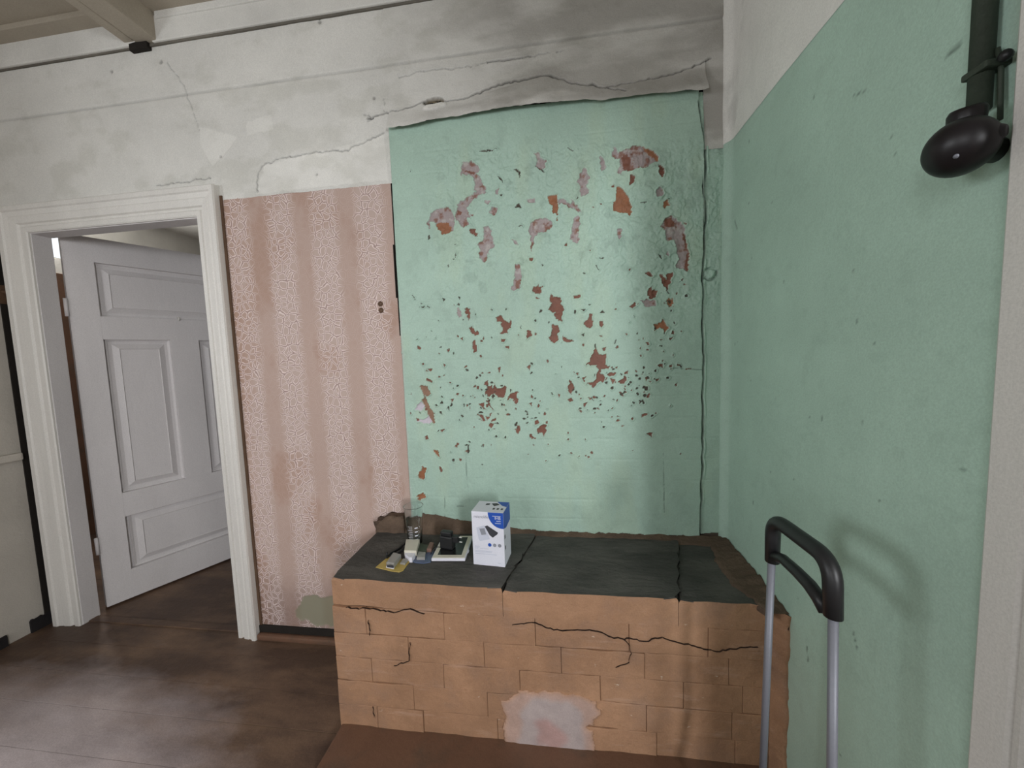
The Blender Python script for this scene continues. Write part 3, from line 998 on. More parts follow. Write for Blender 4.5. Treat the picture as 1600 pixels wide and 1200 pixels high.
# ------------------------------------------------------------------ right wall (green below, white above)
wall_right = structure(boxes('wall_right', [(XR + 0.004, XR + 0.15, 0.47, YW + 0.13, 0, ZC + 0.05),
                                            (XR + 0.004, XR + 0.15, YB, -1.90, 0, ZC + 0.05),
                                            (XR + 0.004, XR + 0.15, -1.90, 0.47, 1.93, ZC + 0.05)], M['white']))  # unseen doorway, its width and head height set to shape the side light


def right_wall():
    res = 0.005
    ys = np.linspace(0.505, YW + 0.004, int((YW - 0.5) / res))
    for name, z0, z1 in (('green_paint', 0.0, 2.030), ('whitewash', 2.028, ZC + 0.01)):
        zs = np.linspace(z0, z1, int((z1 - z0) / res))
        Y, Z = np.meshgrid(ys, zs)
        rel = 0.010 * (fnoise(Y, Z, 0.6, 301) - 0.5) + 0.0018 * (fnoise(Y, Z, 0.04, 305) - 0.5)
        rel = rel + 0.020 * smooth(YW - 0.06, YW, Y) ** 2          # rounded plaster corner
        if name == 'green_paint':
            col = np.array(C_GREEN)[None, None] * (1.01 + 0.14 * fnoise(Y, Z, 0.4, 311))[..., None]
            sc = smooth(0.64, 0.74, fnoise(Y, Z, 0.035, 315, 5))
            col = col * (1 - 0.05 * sc[..., None])
            for pts, w in ((((1333, 985), (1340, 1015)), .0018), (((1262, 1010), (1264, 1035)), .002), (((1168, 975), (1175, 1000)), .002),
                           (((1482, 85), (1500, 70)), .004), (((1148, 345), (1152, 358)), .003), (((1334, 150), (1352, 142)), .002)):
                q = [on_x(*p, XR) for p in pts]
                d = line_dist(Y, Z, [(a[1], a[2]) for a in q])
                g = np.clip(1.3 - d / w, 0, 1)
                col = col * (1 - 0.6 * g[..., None])
            for _ in range(40):
                cy, cz, r = random.uniform(0.62, 1.45), random.uniform(0.2, 2.0), random.uniform(.002, .0045)
                g = smooth(1.0, 0.5, np.hypot(Y - cy, (Z - cz) * random.uniform(.4, 1)) / r)
                col = col * (1 - 0.5 * g[..., None])
        else:
            col = np.array(C_WHITE)[None, None] * (1.02 + 0.14 * fnoise(Y, Z, 0.3, 321))[..., None]
            sm = smooth(0.55, 0.75, fnoise(Y * 1.5, Z * 0.6, 0.1, 325, 5)) * smooth(1.25, 1.5, Y)
            col = col * (1 - 0.22 * sm[..., None])
            rel = rel + 0.0012
        m = M['vc_green'] if name == 'green_paint' else M['vc_wall']
        grid_mesh(name, XR - rel, Y, Z, col, m, wall_right, flip=True)


right_wall()

# doorway casing on the right wall
door_2 = structure(empty('door_2', (XR, 0.0, 0.0)))
prof = [(y - 0.030, p) for y, p in [(0.624, 0.000), (0.624, 0.026), (0.619, 0.030), (0.580, 0.030), (0.576, 0.024), (0.571, 0.024), (0.566, 0.034), (0.558, 0.036), (0.553, 0.026), (0.546, 0.026), (0.540, 0.040), (0.530, 0.042), (0.505, 0.038), (0.500, 0.030), (0.500, 0.000)]]
bm = bmesh.new()
lo = [bm.verts.new((XR - p, y, 0.0)) for y, p in prof]
hi = [bm.verts.new((XR - p, y, 1.95)) for y, p in prof]
for i in range(len(prof)):
    bm.faces.new((lo[i], lo[(i + 1) % len(prof)], hi[(i + 1) % len(prof)], hi[i]))
bm.faces.new(lo)
bm.faces.new(hi[::-1])
from_bm('casing', bm, M['casing2'], door_2)
box('casing', XR - 0.035, XR + 0.002, -1.99, -1.90, 0, 1.93, M['casing2'], door_2, 0.004)
box('head_casing', XR - 0.034, XR + 0.002, -1.99, 0.58, 1.93, 2.04, M['casing2'], door_2, 0.004)
box('jamb', XR - 0.005, XR + 0.16, 0.455, 0.475, 0, 1.93, M['casing2'], door_2, 0.002)
box('jamb', XR - 0.005, XR + 0.16, -1.902, -1.88, 0, 1.93, M['casing2'], door_2, 0.002)

# ------------------------------------------------------------------ left wall with dado rail and window
WY0, WY1, WZ0, WZ1 = -1.08, -0.16, 1.02, 2.22
wall_left = structure(boxes('wall_left', [(XL - 0.16, XL, WY1, YW + 0.004, 0, ZC + 0.05), (XL - 0.16, XL, YB, WY0, 0, ZC + 0.05),
                                          (XL - 0.16, XL, WY0, WY1, 0, WZ0), (XL - 0.16, XL, WY0, WY1, WZ1, ZC + 0.05)], M['beige']))
box('dado_rail', XL - 0.002, XL + 0.028, 0.2, 1.462, 0.868, 0.905, M['beige'], wall_left, 0.008)
bm = bmesh.new()
add_box(bm, XL - 0.001, XL + 0.006, 1.470, YW + 0.002, 0.04, 2.0)
from_bm('corner_gap', bm, M['dark'], wall_left)
baseboard_left = structure(empty('baseboard_left', (XL, 1.4, 0)))


def torn_board(y0, y1, h, seed):
    rs = random.Random(seed)
    n = 14
    bm = bmesh.new()
    fr, bk = [], []
    for i in range(n + 1):
        y = y0 + (y1 - y0) * i / n
        z = h + rs.uniform(-.006, .006)
        fr.append((bm.verts.new((XL + 0.012, y, 0)), bm.verts.new((XL + 0.010, y, z))))
        bk.append((bm.verts.new((XL - 0.002, y, 0)), bm.verts.new((XL - 0.002, y, z))))
    for i in range(n):
        bm.faces.new((fr[i][0], fr[i + 1][0], fr[i + 1][1], fr[i][1]))
        bm.faces.new((fr[i][1], fr[i + 1][1], bk[i + 1][1], bk[i][1]))
    bm.faces.new((fr[0][0], fr[0][1], bk[0][1], bk[0][0]))
    bm.faces.new((fr[n][0], bk[n][0], bk[n][1], fr[n][1]))
    from_bm('skirting_piece', bm, M['darkbase'], baseboard_left)


torn_board(1.415, 1.498, 0.062, 1)
torn_board(0.3, 1.335, 0.050, 2)

window_1 = structure(empty('window_1', (XL - 0.08, (WY0 + WY1) / 2, WZ0)))
f = 0.05
boxes('window_frame', [(XL - 0.12, XL - 0.075, WY0, WY0 + f, WZ0, WZ1), (XL - 0.12, XL - 0.075, WY1 - f, WY1, WZ0, WZ1),
                       (XL - 0.12, XL - 0.075, WY0 + f, WY1 - f, WZ0, WZ0 + f), (XL - 0.12, XL - 0.075, WY0 + f, WY1 - f, WZ1 - f, WZ1)], M['cream'], window_1)
box('window_sill', XL - 0.16, XL + 0.06, WY0 - 0.05, WY1 + 0.05, WZ0 - 0.03, WZ0, M['cream'], window_1, 0.005)

# ------------------------------------------------------------------ rear wall and the neighbouring rooms
structure(boxes('wall_rear', [(XL - 0.16, -1.85, YB - 0.12, YB, 0, ZC + 0.05), (-1.05, XR + 0.15, YB - 0.12, YB, 0, ZC + 0.05),
                              (-1.85, -1.05, YB - 0.12, YB, 0, 1.0), (-1.85, -1.05, YB - 0.12, YB, 2.16, ZC + 0.05)], M['white']))
window_4 = structure(empty('window_4', (-1.45, YB - 0.06, 1.0)))
boxes('window_frame', [(-1.85, -1.80, YB - 0.1, YB - 0.05, 1.0, 2.16), (-1.10, -1.05, YB - 0.1, YB - 0.05, 1.0, 2.16), (-1.80, -1.10, YB - 0.1, YB - 0.05, 1.0, 1.05), (-1.80, -1.10, YB - 0.1, YB - 0.05, 2.11, 2.16)], M['cream'], window_4)
# unseen side room, with a narrow window placed to shape the side light
WXA, WXB, WYB = 1.20, 1.64, -2.42
structure(boxes('wall_side_room', [(2.3, 2.4, -2.6, 1.6, 0, 2.84), (XR + .15, 2.3, 1.5, 1.6, 0, 2.84), (XR + .05, XR + .15, -2.5, YB, 0, 2.84),
                                   (XR + .15, WXA, WYB - .1, WYB, 0, 2.84), (WXB, 2.3, WYB - .1, WYB, 0, 2.84),
                                   (WXA, WXB, WYB - .1, WYB, 0, 1.00), (WXA, WXB, WYB - .1, WYB, 2.20, 2.84)], M['white']))
structure(box('ceiling_side_room', XR + 0.02, 2.4, -2.6, 1.6, 2.80, 2.9, M['white']))
window_2 = structure(empty('window_2', (1.42, WYB - 0.05, 1.00)))
boxes('window_frame', [(WXA, WXA + .025, WYB - .07, WYB - .02, 1.00, 2.20), (WXB - .025, WXB, WYB - .07, WYB - .02, 1.00, 2.20), (WXA + .025, WXB - .025, WYB - .07, WYB - .02, 1.00, 1.03), (WXA + .025, WXB - .025, WYB - .07, WYB - .02, 2.17, 2.20)], M['cream'], window_2)
# room behind the panelled door
structure(boxes('wall_far_room', [(-3.80, -3.70, 1.56, 2.26, 2.02, 2.62), (-3.80, -3.70, 2.54, 4.4, 2.02, 2.62), (-3.80, -3.70, 2.26, 2.54, 2.02, 2.13), (-3.80, -3.70, 2.26, 2.54, 2.36, 2.62),
                                  (-3.74, 0.6, 4.4, 4.5, 0, 2.62), (0.5, 0.6, 1.56, 4.4, 0, 2.62), (-3.74, XL - .12, 1.50, 1.56, 0, 2.62)], M['white']))
structure(box('wall_far_room_dado', -3.80, -3.695, 1.56, 4.4, 0, 2.02, M['plinth']))
structure(box('ceiling_far_room', -3.80, 0.6, 1.55, 4.5, 2.60, 2.7, M['white']))
window_3 = structure(empty('window_3', (-3.75, 2.40, 2.13)))
boxes('window_frame', [(-3.78, -3.74, 2.26, 2.275, 2.13, 2.36), (-3.78, -3.74, 2.525, 2.54, 2.13, 2.36), (-3.78, -3.74, 2.275, 2.525, 2.13, 2.145), (-3.78, -3.74, 2.275, 2.525, 2.345, 2.36)], M['cream'], window_3)

# ------------------------------------------------------------------ door with casing
door_1 = structure(empty('door_1', ((OX0 + OX1) / 2, YW, 0)))
# moulded casing: profile across the width w (0 = opening side), depth d out of the wall
CP = [(0.0, 0.0), (0.0, 0.024), (0.004, 0.028), (0.020, 0.028), (0.024, 0.022), (0.032, 0.021), (0.036, 0.030), (0.060, 0.033), (0.064, 0.030), (0.080, 0.034), (0.084, 0.040), (0.100, 0.040), (0.104, 0.034), (0.104, 0.0)]


def casing_run(a, b, out, name='casing', wid=1.0, m=None):
    """a, b: inner edge end points (x,z); out: unit vector (x,z) away from the opening; mitred at the ends given by the run."""
    bm = bmesh.new()
    r0, r1 = [], []
    for w, d in CP:
        w *= wid
        r0.append(bm.verts.new((a[0] + out[0][0] * w, YW + 0.004 - d, a[1] + out[0][1] * w)))
        r1.append(bm.verts.new((b[0] + out[1][0] * w, YW + 0.004 - d, b[1] + out[1][1] * w)))
    n = len(CP)
    for i in range(n):
        bm.faces.new((r0[i], r0[(i + 1) % n], r1[(i + 1) % n], r1[i]))
    bm.faces.new(r0)
    bm.faces.new(r1[::-1])
    return from_bm(name, bm, M['cream'], door_1)


casing_run((OX1, 0.0), (OX1, OZ), ((1, 0), (1, 1.2)))
casing_run((OX0, 0.0), (OX0, OZ), ((-1.45, 0), (-1.45, 1.2)))
casing_run((OX0, OZ), (OX1, OZ), ((-1.45, 1.2), (1, 1.2)), 'head_casing')
# loose splinter of grey wood behind the right casing and its gap
box('gap_strip', OX1 + 0.100, OX1 + 0.116, YW - 0.006, YW + 0.005, 0.05, 2.03, M['rust'], door_1)
JB = 1.560
box('jamb', OX0 - 0.03, OX0 + 0.003, YW - 0.012, JB, 0, OZ + 0.03, M['door'], door_1, 0.002)
box('jamb', OX1 - 0.003, OX1 + 0.03, YW - 0.012, JB, 0, OZ + 0.03, M['door'], door_1, 0.002)
box('head_jamb', OX0, OX1, YW - 0.012, JB, OZ - 0.003, OZ + 0.03, M['door'], door_1, 0.002)
box('threshold', OX0, OX1, YW + 0.01, JB - 0.01, -0.01, 0.006, M['floor'], door_1, 0.003)

# door leaf, hinged on the left jamb and swung into the far room
DA = math.radians(63.4)
DH = np.array([-2.462, 1.600])
DD = np.array([math.cos(DA), math.sin(DA)])
DN = np.array([math.sin(DA), -math.cos(DA)])    # faces the camera side
DW, DHT, DT = 0.86, 1.985, 0.038


def dpt(s, n, z):
    p = DH + DD * s + DN * n
    return Vector((p[0], p[1], z))


def door_box(bm, s0, s1, n0, n1, z0, z1, bevel=0.0):
    vs = add_box(bm, s0, s1, n0, n1, z0, z1, 0)
    fs = list({f for v in vs for f in v.link_faces})
    if bevel:
        bmesh.ops.bevel(bm, geom=list({e for f in fs for e in f.edges}), offset=bevel, segments=2, affect='EDGES')


def door_obj(name, bm, m, parent):
    for v in bm.verts:
        v.co = dpt(*v.co)
    return from_bm(name, bm, m, parent)


bm = bmesh.new()
door_box(bm, 0.0, DW, -0.050, -0.030, 0.012, DHT)
leaf = door_obj('leaf', bm, M['door'], door_1)
PANELS = [(0.107, 0.765, 1.577, 1.858), (0.115, 0.378, 0.612, 1.455), (0.512, 0.765, 0.612, 1.455), (0.125, 0.765, 0.175, 0.478)]
for name, b in (('stile', (0.0, 0.107, 0.012, DHT)), ('stile', (0.765, DW, 0.012, DHT)), ('rail', (0.107, 0.765, 1.858, DHT)),
                ('rail', (0.107, 0.765, 1.455, 1.577)), ('rail', (0.107, 0.765, 0.478, 0.612)), ('rail', (0.107, 0.765, 0.012, 0.175)), ('muntin', (0.378, 0.512, 0.612, 1.455))):
    bm = bmesh.new()
    door_box(bm, b[0], b[1], -0.032, 0.0, b[2], b[3], 0.0012)
    door_obj(name, bm, M['door'], leaf)
for (s0, s1, z0, z1) in PANELS:
    bm = bmesh.new()
    # raised field with sloping border
    def loop(i, n):
        return [bm.verts.new((a, n, c)) for a, c in ((s0 + i, z0 + i), (s1 - i, z0 + i), (s1 - i, z1 - i), (s0 + i, z1 - i))]
    ls = [loop(-0.002, -0.0235), loop(0.006, -0.0255), loop(0.010, -0.028), loop(0.024, -0.028), loop(0.050, -0.014), loop(0.053, -0.018), loop(0.056, -0.018)]
    for a, b in zip(ls[:-1], ls[1:]):
        for i in range(4):
            bm.faces.new((a[i], a[(i + 1) % 4], b[(i + 1) % 4], b[i]))
    bm.faces.new(ls[-1])
    door_obj('panel', bm, M['door'], leaf)
for zc in (1.615, 0.36):
    p = dpt(-0.008, 0.004, zc)
    tube('hinge', [(p.x, p.y, zc - 0.045), (p.x, p.y, zc + 0.045)], 0.008, M['door'], door_1, 12)
p = dpt(0.422, 0.0, 1.59)
tube('coat_hook', rounded([p, p + Vector((DN[0], DN[1], 0)) * 0.02, p + Vector((DN[0], DN[1], 0)) * 0.02 + Vector((0, 0, -0.02))], 0.008), 0.004, M['cream'], door_1, 8)

# ------------------------------------------------------------------ skirting under the wallpaper
baseboard_back = structure(empty('baseboard_back', (-1.1, YW, 0)))
box('skirting_board', -1.452, -0.78, YW - 0.010, YW + 0.006, 0.0, 0.060, M['dark'], baseboard_back, 0.003)
box('quarter_round', -1.446, -0.78, YW - 0.034, YW - 0.008, 0.0, 0.030, M['plinth'], baseboard_back, 0.010)

# ================================================================== the brick stove bench
SX0, SX1, SYF, SZT = -0.795, XR - 0.004, 1.110, 0.552
YB_S = YW - 0.006
stove = tag(empty('brick_stove', ((SX0 + SX1) / 2, 1.3, 0)), 'low brick stove bench painted ochre with a sooty black top', 'stove')
box('core', SX0 + 0.012, SX1, SYF + 0.006, YB_S, 0.0, 0.458, M['mortar'], stove)
box('crack_fill', SX0 + 0.02, SX1 - 0.01, SYF + 0.012, YB_S, 0.458, 0.470, M['dark'], stove)


def lumpy_brick(x0, x1, y0, y1, z0, z1, bev, rs, m, name='brick'):
    bm = bmesh.new()
    nx = max(2, int((x1 - x0) / 0.04))
    add_box(bm, x0, x1, y0, y1, z0, z1)
    long_e = [e for e in bm.edges if abs(e.verts[0].co.x - e.verts[1].co.x) > 1e-6]
    bmesh.ops.subdivide_edges(bm, edges=long_e, cuts=nx, use_grid_fill=True)
    for v in bm.verts:
        v.co.y += rs.uniform(-.0018, .0018)
        v.co.z += rs.uniform(-.0012, .0012)
    es = [e for e in bm.edges if len(e.link_faces) == 2 and e.calc_face_angle(0) > 0.7]
    bmesh.ops.bevel(bm, geom=es, offset=bev, segments=2, affect='EDGES', profile=0.6)
    return from_bm(name, bm, m, stove)


rs = random.Random(5)
COURSES = [(0.370, 0.462, [-0.795, -0.675, -0.40, -0.100, 0.190, 0.420, SX1]), (0.283, 0.368, [-0.795, -0.528, -0.27, -0.02, 0.235, 0.48, SX1]),
           (0.197, 0.281, [-0.795, -0.665, -0.41, -0.155, 0.10, 0.35, 0.52, SX1]), (0.108, 0.195, [-0.795, -0.520, -0.265, -0.01, 0.24, 0.49, SX1]),
           (0.022, 0.106, [-0.795, -0.655, -0.49, -0.235, 0.02, 0.27, 0.50, SX1])]
for z0, z1, js in COURSES:
    for a, b in zip(js[:-1], js[1:]):
        dy = rs.uniform(-.0022, .0022)
        lumpy_brick(a + 0.0005, b - 0.0005, SYF + dy, SYF + 0.10, z0 - 0.0006, z1 + 0.0006, 0.0022, rs, M['ochre'])
# left return bricks seen as a wavy edge
for z0, z1, js in COURSES:
    for y0 in (1.214, 1.36):
        lumpy_brick(SX0 + rs.uniform(-.004, .003), SX0 + 0.12, y0, min(y0 + 0.134, YB_S), z0 + .001, z1 - .001, 0.006, rs, M['ochre'])


# top slabs: dark top face, ochre painted edge
def edge_pts(a, b, n, amp, rs):
    return [(a[0] + (b[0] - a[0]) * i / n + (rs.uniform(-amp, amp) if 0 < i < n else 0), a[1] + (b[1] - a[1]) * i / n + (rs.uniform(-amp, amp) if 0 < i < n else 0)) for i in range(n + 1)]


CR1 = edge_pts((-0.200, SYF - 0.004), (-0.115, YB_S), 9, 0.006, rs)
CR2 = edge_pts((0.335, SYF - 0.002), (0.450, YB_S), 9, 0.007, rs)
fr1 = edge_pts((SX0 - 0.002, SYF + 0.012), (-0.200, SYF - 0.004), 12, 0.0025, rs)
fr2 = edge_pts((-0.200, SYF - 0.004), (0.335, SYF - 0.002), 12, 0.0025, rs)
fr3 = edge_pts((0.335, SYF - 0.002), (0.575, SYF + 0.000), 6, 0.0025, rs) + [(0.60, SYF - 0.012), (SX1, SYF - 0.040)]
left = edge_pts((SX0 - 0.006, YB_S), (SX0 - 0.002, SYF + 0.012), 8, 0.004, rs)
gap = 0.0011


def sh(pts, d):
    return [(x + d, y) for x, y in pts]


for poly, zt in ((fr1[:-1] + sh(CR1, -gap) + left[:-1], SZT + 0.006), (fr2[:-1] + sh(CR2, -gap) + sh(CR1, gap)[::-1][:-1], SZT), (fr3 + [(SX1, YB_S)] + sh(CR2, gap)[::-1][:-1], SZT - 0.006)):
    bm = bmesh.new()
    add_prism(bm, poly, 0.464, zt, 0.010, 0, 1)
    for f_ in bm.faces:
        f_.material_index = 0 if f_.normal.z > 0.75 else 1
    bmesh.ops.recalc_face_normals(bm, faces=bm.faces)
    for f_ in bm.faces:
        f_.normal_update()
        c_ = f_.calc_center_median()
        f_.material_index = 0 if f_.normal.z > 0.60 else (2 if (abs(f_.normal.x) > 0.5 and c_.x > SX0 + 0.05) else 1)
    from_bm('top_slab', bm, [M['soot'], M['ochre'], M['dark']], stove)


# clay fillets along the walls
def fillet(name, P, wall_dir, h, d, seed):
    """P: polyline along the wall foot (x,y); wall_dir points from wall into room."""
    n = 60
    bm = bmesh.new()
    rows = []
    rr = np.linspace(0, 1, n)
    hh = 0.012 * (fnoise(rr * 1.2, rr * 0, 0.05, seed) - 0.5) * 2
    dd = 0.014 * (fnoise(rr * 1.2, rr * 0 + 3, 0.06, seed + 5) - 0.5) * 2
    for i, t in enumerate(rr):
        x = np.interp(t, np.linspace(0, 1, len(P)), [p[0] for p in P])
        y = np.interp(t, np.linspace(0, 1, len(P)), [p[1] for p in P])
        H_ = np.interp(t, np.linspace(0, 1, len(h)), h) + hh[i]
        D_ = np.interp(t, np.linspace(0, 1, len(d)), d) + dd[i]
        row = []
        for a, b in ((0.0, H_), (0.18, H_ * 0.86), (0.45, H_ * 0.45), (0.75, H_ * 0.16), (1.0, 0.0), (1.0, -0.02)):
            row.append(bm.verts.new((x + wall_dir[0] * a * D_, y + wall_dir[1] * a * D_, SZT - 0.004 + b)))
        rows.append(row)
    for a, b in zip(rows[:-1], rows[1:]):
        for i in range(5):
            bm.faces.new((a[i], b[i], b[i + 1], a[i + 1]))
    return from_bm(name, bm, M['clay'], stove, True)


fillet('clay_fillet', [(-0.80, YW - 0.010), (XR - 0.01, YW - 0.012)], (0, -1), [0.05, 0.078, 0.055, 0.024, 0.016, 0.014, 0.014, 0.016], [0.03, 0.06, 0.05, 0.035, 0.03, 0.035, 0.04, 0.05], 401)
fillet('clay_fillet', [(XR - 0.004, 1.07), (XR - 0.004, YW - 0.01)], (-1, 0), [0.0, 0.014, 0.018, 0.016], [0.05, 0.10, 0.085, 0.06], 411)
# broken brick stub standing at the wall end of the bench
bm = bmesh.new()
add_box(bm, -0.805, -0.672, YW - 0.055, YW - 0.004, 0.53, 0.628)
bmesh.ops.subdivide_edges(bm, edges=bm.edges, cuts=4, use_grid_fill=True)
for v in bm.verts:
    v.co += Vector((rs.uniform(-.006, .006), rs.uniform(-.005, .005), rs.uniform(-.005, .005)))
    if v.co.x < -0.76 and v.co.z > 0.6:
        v.co.z -= 0.02
from_bm('broken_brick', bm, M['clay'], stove, True)
# ragged clay seam where the bench meets the green wall, down to the floor
bm = bmesh.new()
prev = None
for i in range(50):
    z = 0.02 + i * (0.545 - 0.02) / 49
    dy = 0.012 * (fnoise(np.array([z]), np.array([0.0]), 0.04, 431)[0] - 0.5) * 2
    a = [bm.verts.new((XR - 0.03, SYF - 0.004, z)), bm.verts.new((XR - 0.012, SYF - 0.030 + dy, z)), bm.verts.new((XR + 0.001, SYF - 0.046 + dy, z)), bm.verts.new((XR + 0.001, SYF + 0.02, z))]
    if prev:
        for k in range(3):
            bm.faces.new((prev[k], prev[k + 1], a[k + 1], a[k]))
    prev = a
from_bm('clay_seam', bm, M['ochre'], stove, True)
# plaster repair on the front
def repair():
    q0, q1 = on_y(770, 1200, SYF), on_y(950, 1060, SYF)
    xs, zs = np.linspace(q0[0] - .04, q1[0] + .04, 150), np.linspace(0.0, q1[2] + .02, 110)
    X, Z = np.meshgrid(xs, zs)
    PX, PY = px_of(X, SYF - 0.004, Z)
    n1 = (fnoise(X, Z, 0.05, 441, 5) - 0.5) * 40
    outer = in_poly(PX + n1, PY + n1 * 0.7, [(782, 1100), (800, 1085), (850, 1080), (905, 1088), (935, 1100), (930, 1125), (925, 1210), (800, 1210), (790, 1160)])
    inner = in_poly(PX + n1 * 0.6, PY - n1 * 0.5, [(812, 1110), (830, 1092), (885, 1098), (912, 1110), (916, 1150), (914, 1215), (820, 1215), (806, 1165)])
    red = in_poly(PX + n1 * 0.8, PY + n1 * 0.6, [(842, 1130), (860, 1126), (880, 1143), (880, 1168), (848, 1168)])
    def soft(mk, n):
        mk = mk.astype(float)
        for _ in range(n):
            q = np.pad(mk, 1, mode='edge')
            mk = (q[1:-1, 1:-1] + q[:-2, 1:-1] + q[2:, 1:-1] + q[1:-1, :-2] + q[1:-1, 2:]) / 5
        return mk[..., None]
    si, sr = soft(inner, 10), soft(red, 14)
    so = soft(outer, 16)
    col = np.array([0.43, 0.245, 0.15]) * (1 - so ** 2) + np.array([0.46, 0.315, 0.26]) * so ** 2
    col = col * (1 - si) + np.array([0.43, 0.355, 0.34]) * si
    col = col * (1 - 0.8 * sr) + np.array([0.42, 0.25, 0.225]) * 0.8 * sr
    col = col * (0.85 + 0.3 * fnoise(X, Z, 0.03, 451))[..., None]
    rel = np.where(outer, 0.0042 + 0.002 * si[..., 0], -0.012) + 0.002 * (fnoise(X, Z, 0.02, 455) - 0.5)
    p = np.pad(outer, 1)
    keep = p[1:-1, 1:-1] | p[:-2, 1:-1] | p[2:, 1:-1] | p[1:-1, :-2] | p[1:-1, 2:]
    grid_mesh('plaster_repair', X, SYF - rel, Z, col, M['vc_wall'], stove, keep)


repair()


# cracks in the paint as thin open grooves between slab edge and bricks
def crack_strip(pts, w, y, name='crack'):
    bm = bmesh.new()
    P = crackify([(on_y(a, b, y)[0], on_y(a, b, y)[2]) for a, b in pts], 0.0032, 0.009)
    prev = None
    for i, (x, z) in enumerate(P):
        ww = 0.36 * w * (0.15 + 1.2 * rs.random()) * (0.3 if i in (0, len(P) - 1) else 1)
        cur = (bm.verts.new((x, y, z - ww)), bm.verts.new((x, y + 0.006, z)), bm.verts.new((x, y, z + ww)))
        if prev:
            for k in range(2):
                bm.faces.new((prev[k], cur[k], cur[k + 1], prev[k + 1]))
        prev = cur
    return from_bm(name, bm, M['crackbrown'], stove)


crack_strip([(540, 950), (590, 953), (615, 958), (640, 952), (663, 960)], 0.0014, SYF - 0.0045)
crack_strip([(800, 977), (838, 974), (865, 985), (893, 985), (930, 987), (960, 998), (990, 1000), (1010, 1003), (1035, 997)], 0.0024, SYF - 0.0045)
crack_strip([(1035, 997), (1060, 1005), (1090, 1012), (1125, 1019), (1160, 1012), (1185, 1012)], 0.0018, SYF - 0.0045)
crack_strip([(975, 1000), (985, 1010), (987, 1022), (983, 1036), (962, 1044)], 0.0013, SYF - 0.0045)
crack_strip([(575, 970), (577, 994)], 0.0010, SYF - 0.0045)
crack_strip([(640, 1005), (639, 1034), (615, 1041)], 0.0012, SYF - 0.0045)
crack_strip([(582, 1105), (584, 1122)], 0.0012, SYF - 0.0045)
# plinth
box('plinth', SX0 + 0.005, SX1 - 0.03, 0.955, SYF + 0.02, 0.0, 0.030, M['plinth'], stove, 0.006)

# ================================================================== things on the stove
ZT = SZT + 0.006
M['boxwhite'] = plain('white_carton', (0.74, 0.74, 0.82), 0.5)
M['boxgrey'] = plain('grey_carton_print', (0.42, 0.42, 0.42), 0.5)
M['blue'] = plain('blue_carton_print', (0.02, 0.085, 0.42), 0.45)
M['printgrey'] = plain('grey_print', (0.27, 0.28, 0.32), 0.5)
M['printdark'] = plain('dark_print', (0.05, 0.05, 0.06), 0.5)
M['printpale'] = plain('pale_print', (0.58, 0.60, 0.70), 0.5)

B0, B1, B2 = on_z(740, 881.6, ZT), on_z(789.3, 886.5, ZT), on_z(798.2, 864.3, ZT)
ax = Vector((B1 - B0)).normalized()
ay = Vector((-ax.y, ax.x, 0))
BW, BD, BH = (B1 - B0)[0] ** 2 + (B1 - B0)[1] ** 2, 0.0, 0.0
BW = math.sqrt(BW)
BD = max(0.06, abs(Vector(B2 - B1).dot(ay)))
tp = on_y(740, 798.7, B0[1])
BH = tp[2] - ZT
carton = tag(empty('carton_box', (B0[0], B0[1], ZT)), 'white cardboard carton with a blue corner standing on the stove top', 'box')


def bpt(u, v, w):
    return Vector(B0) * 1.0 + ax * u + ay * v + Vector((0, 0, w))


bm = bmesh.new()
add_box(bm, 0, BW, 0, BD, 0, BH, 0.0012)
for v in bm.verts:
    v.co = bpt(*v.co)
from_bm('carton_body', bm, M['boxwhite'], carton)


def face_poly(name, pts, m, face, lift=0.0003):
    bm = bmesh.new()
    vs = []
    for a, b in pts:
        if face == 'f':
            vs.append(bm.verts.new(bpt(a * BW, -lift, b * BH)))
        elif face == 's':
            vs.append(bm.verts.new(bpt(BW + lift, a * BD, b * BH)))
        else:
            vs.append(bm.verts.new(bpt(a * BW, b * BD, BH + lift)))
    bm.faces.new(vs)
    return from_bm(name, bm, m, carton)


arc = [(1 - 0.48 * math.cos(t) ** 0.9 if math.cos(t) > 0 else 1.0, 1 - 0.29 * math.sin(t)) for t in [k / 12 * math.pi / 2 for k in range(13)]]
face_poly('blue_corner', [(0.998, 0.998)] + [(a * .998, b * .998) for a, b in arc], M['blue'], 'f')
face_poly('blue_side', [(0.002, 0.998), (0.998, 0.998), (0.998, 0.68), (0.35, 0.66), (0.002, 0.71)], M['blue'], 's')
face_poly('top_print', [(0.6, 0.995), (0.998, 0.995), (0.998, 0.55), (0.85, 0.62)], M['blue'], 't')
face_poly('top_print', [(0.30, 0.62), (0.42, 0.66), (0.42, 0.80), (0.30, 0.78)], M['printdark'], 't')
face_poly('top_print', [(0.46, 0.80), (0.60, 0.55), (0.74, 0.72), (0.62, 0.86)], M['printdark'], 't')
for i in range(3):
    u = 0.60 + i * 0.13
    face_poly('top_print', [(u, 0.25), (u + .07, 0.25), (u + .07, 0.40), (u, 0.40)], M['printdark'], 't')
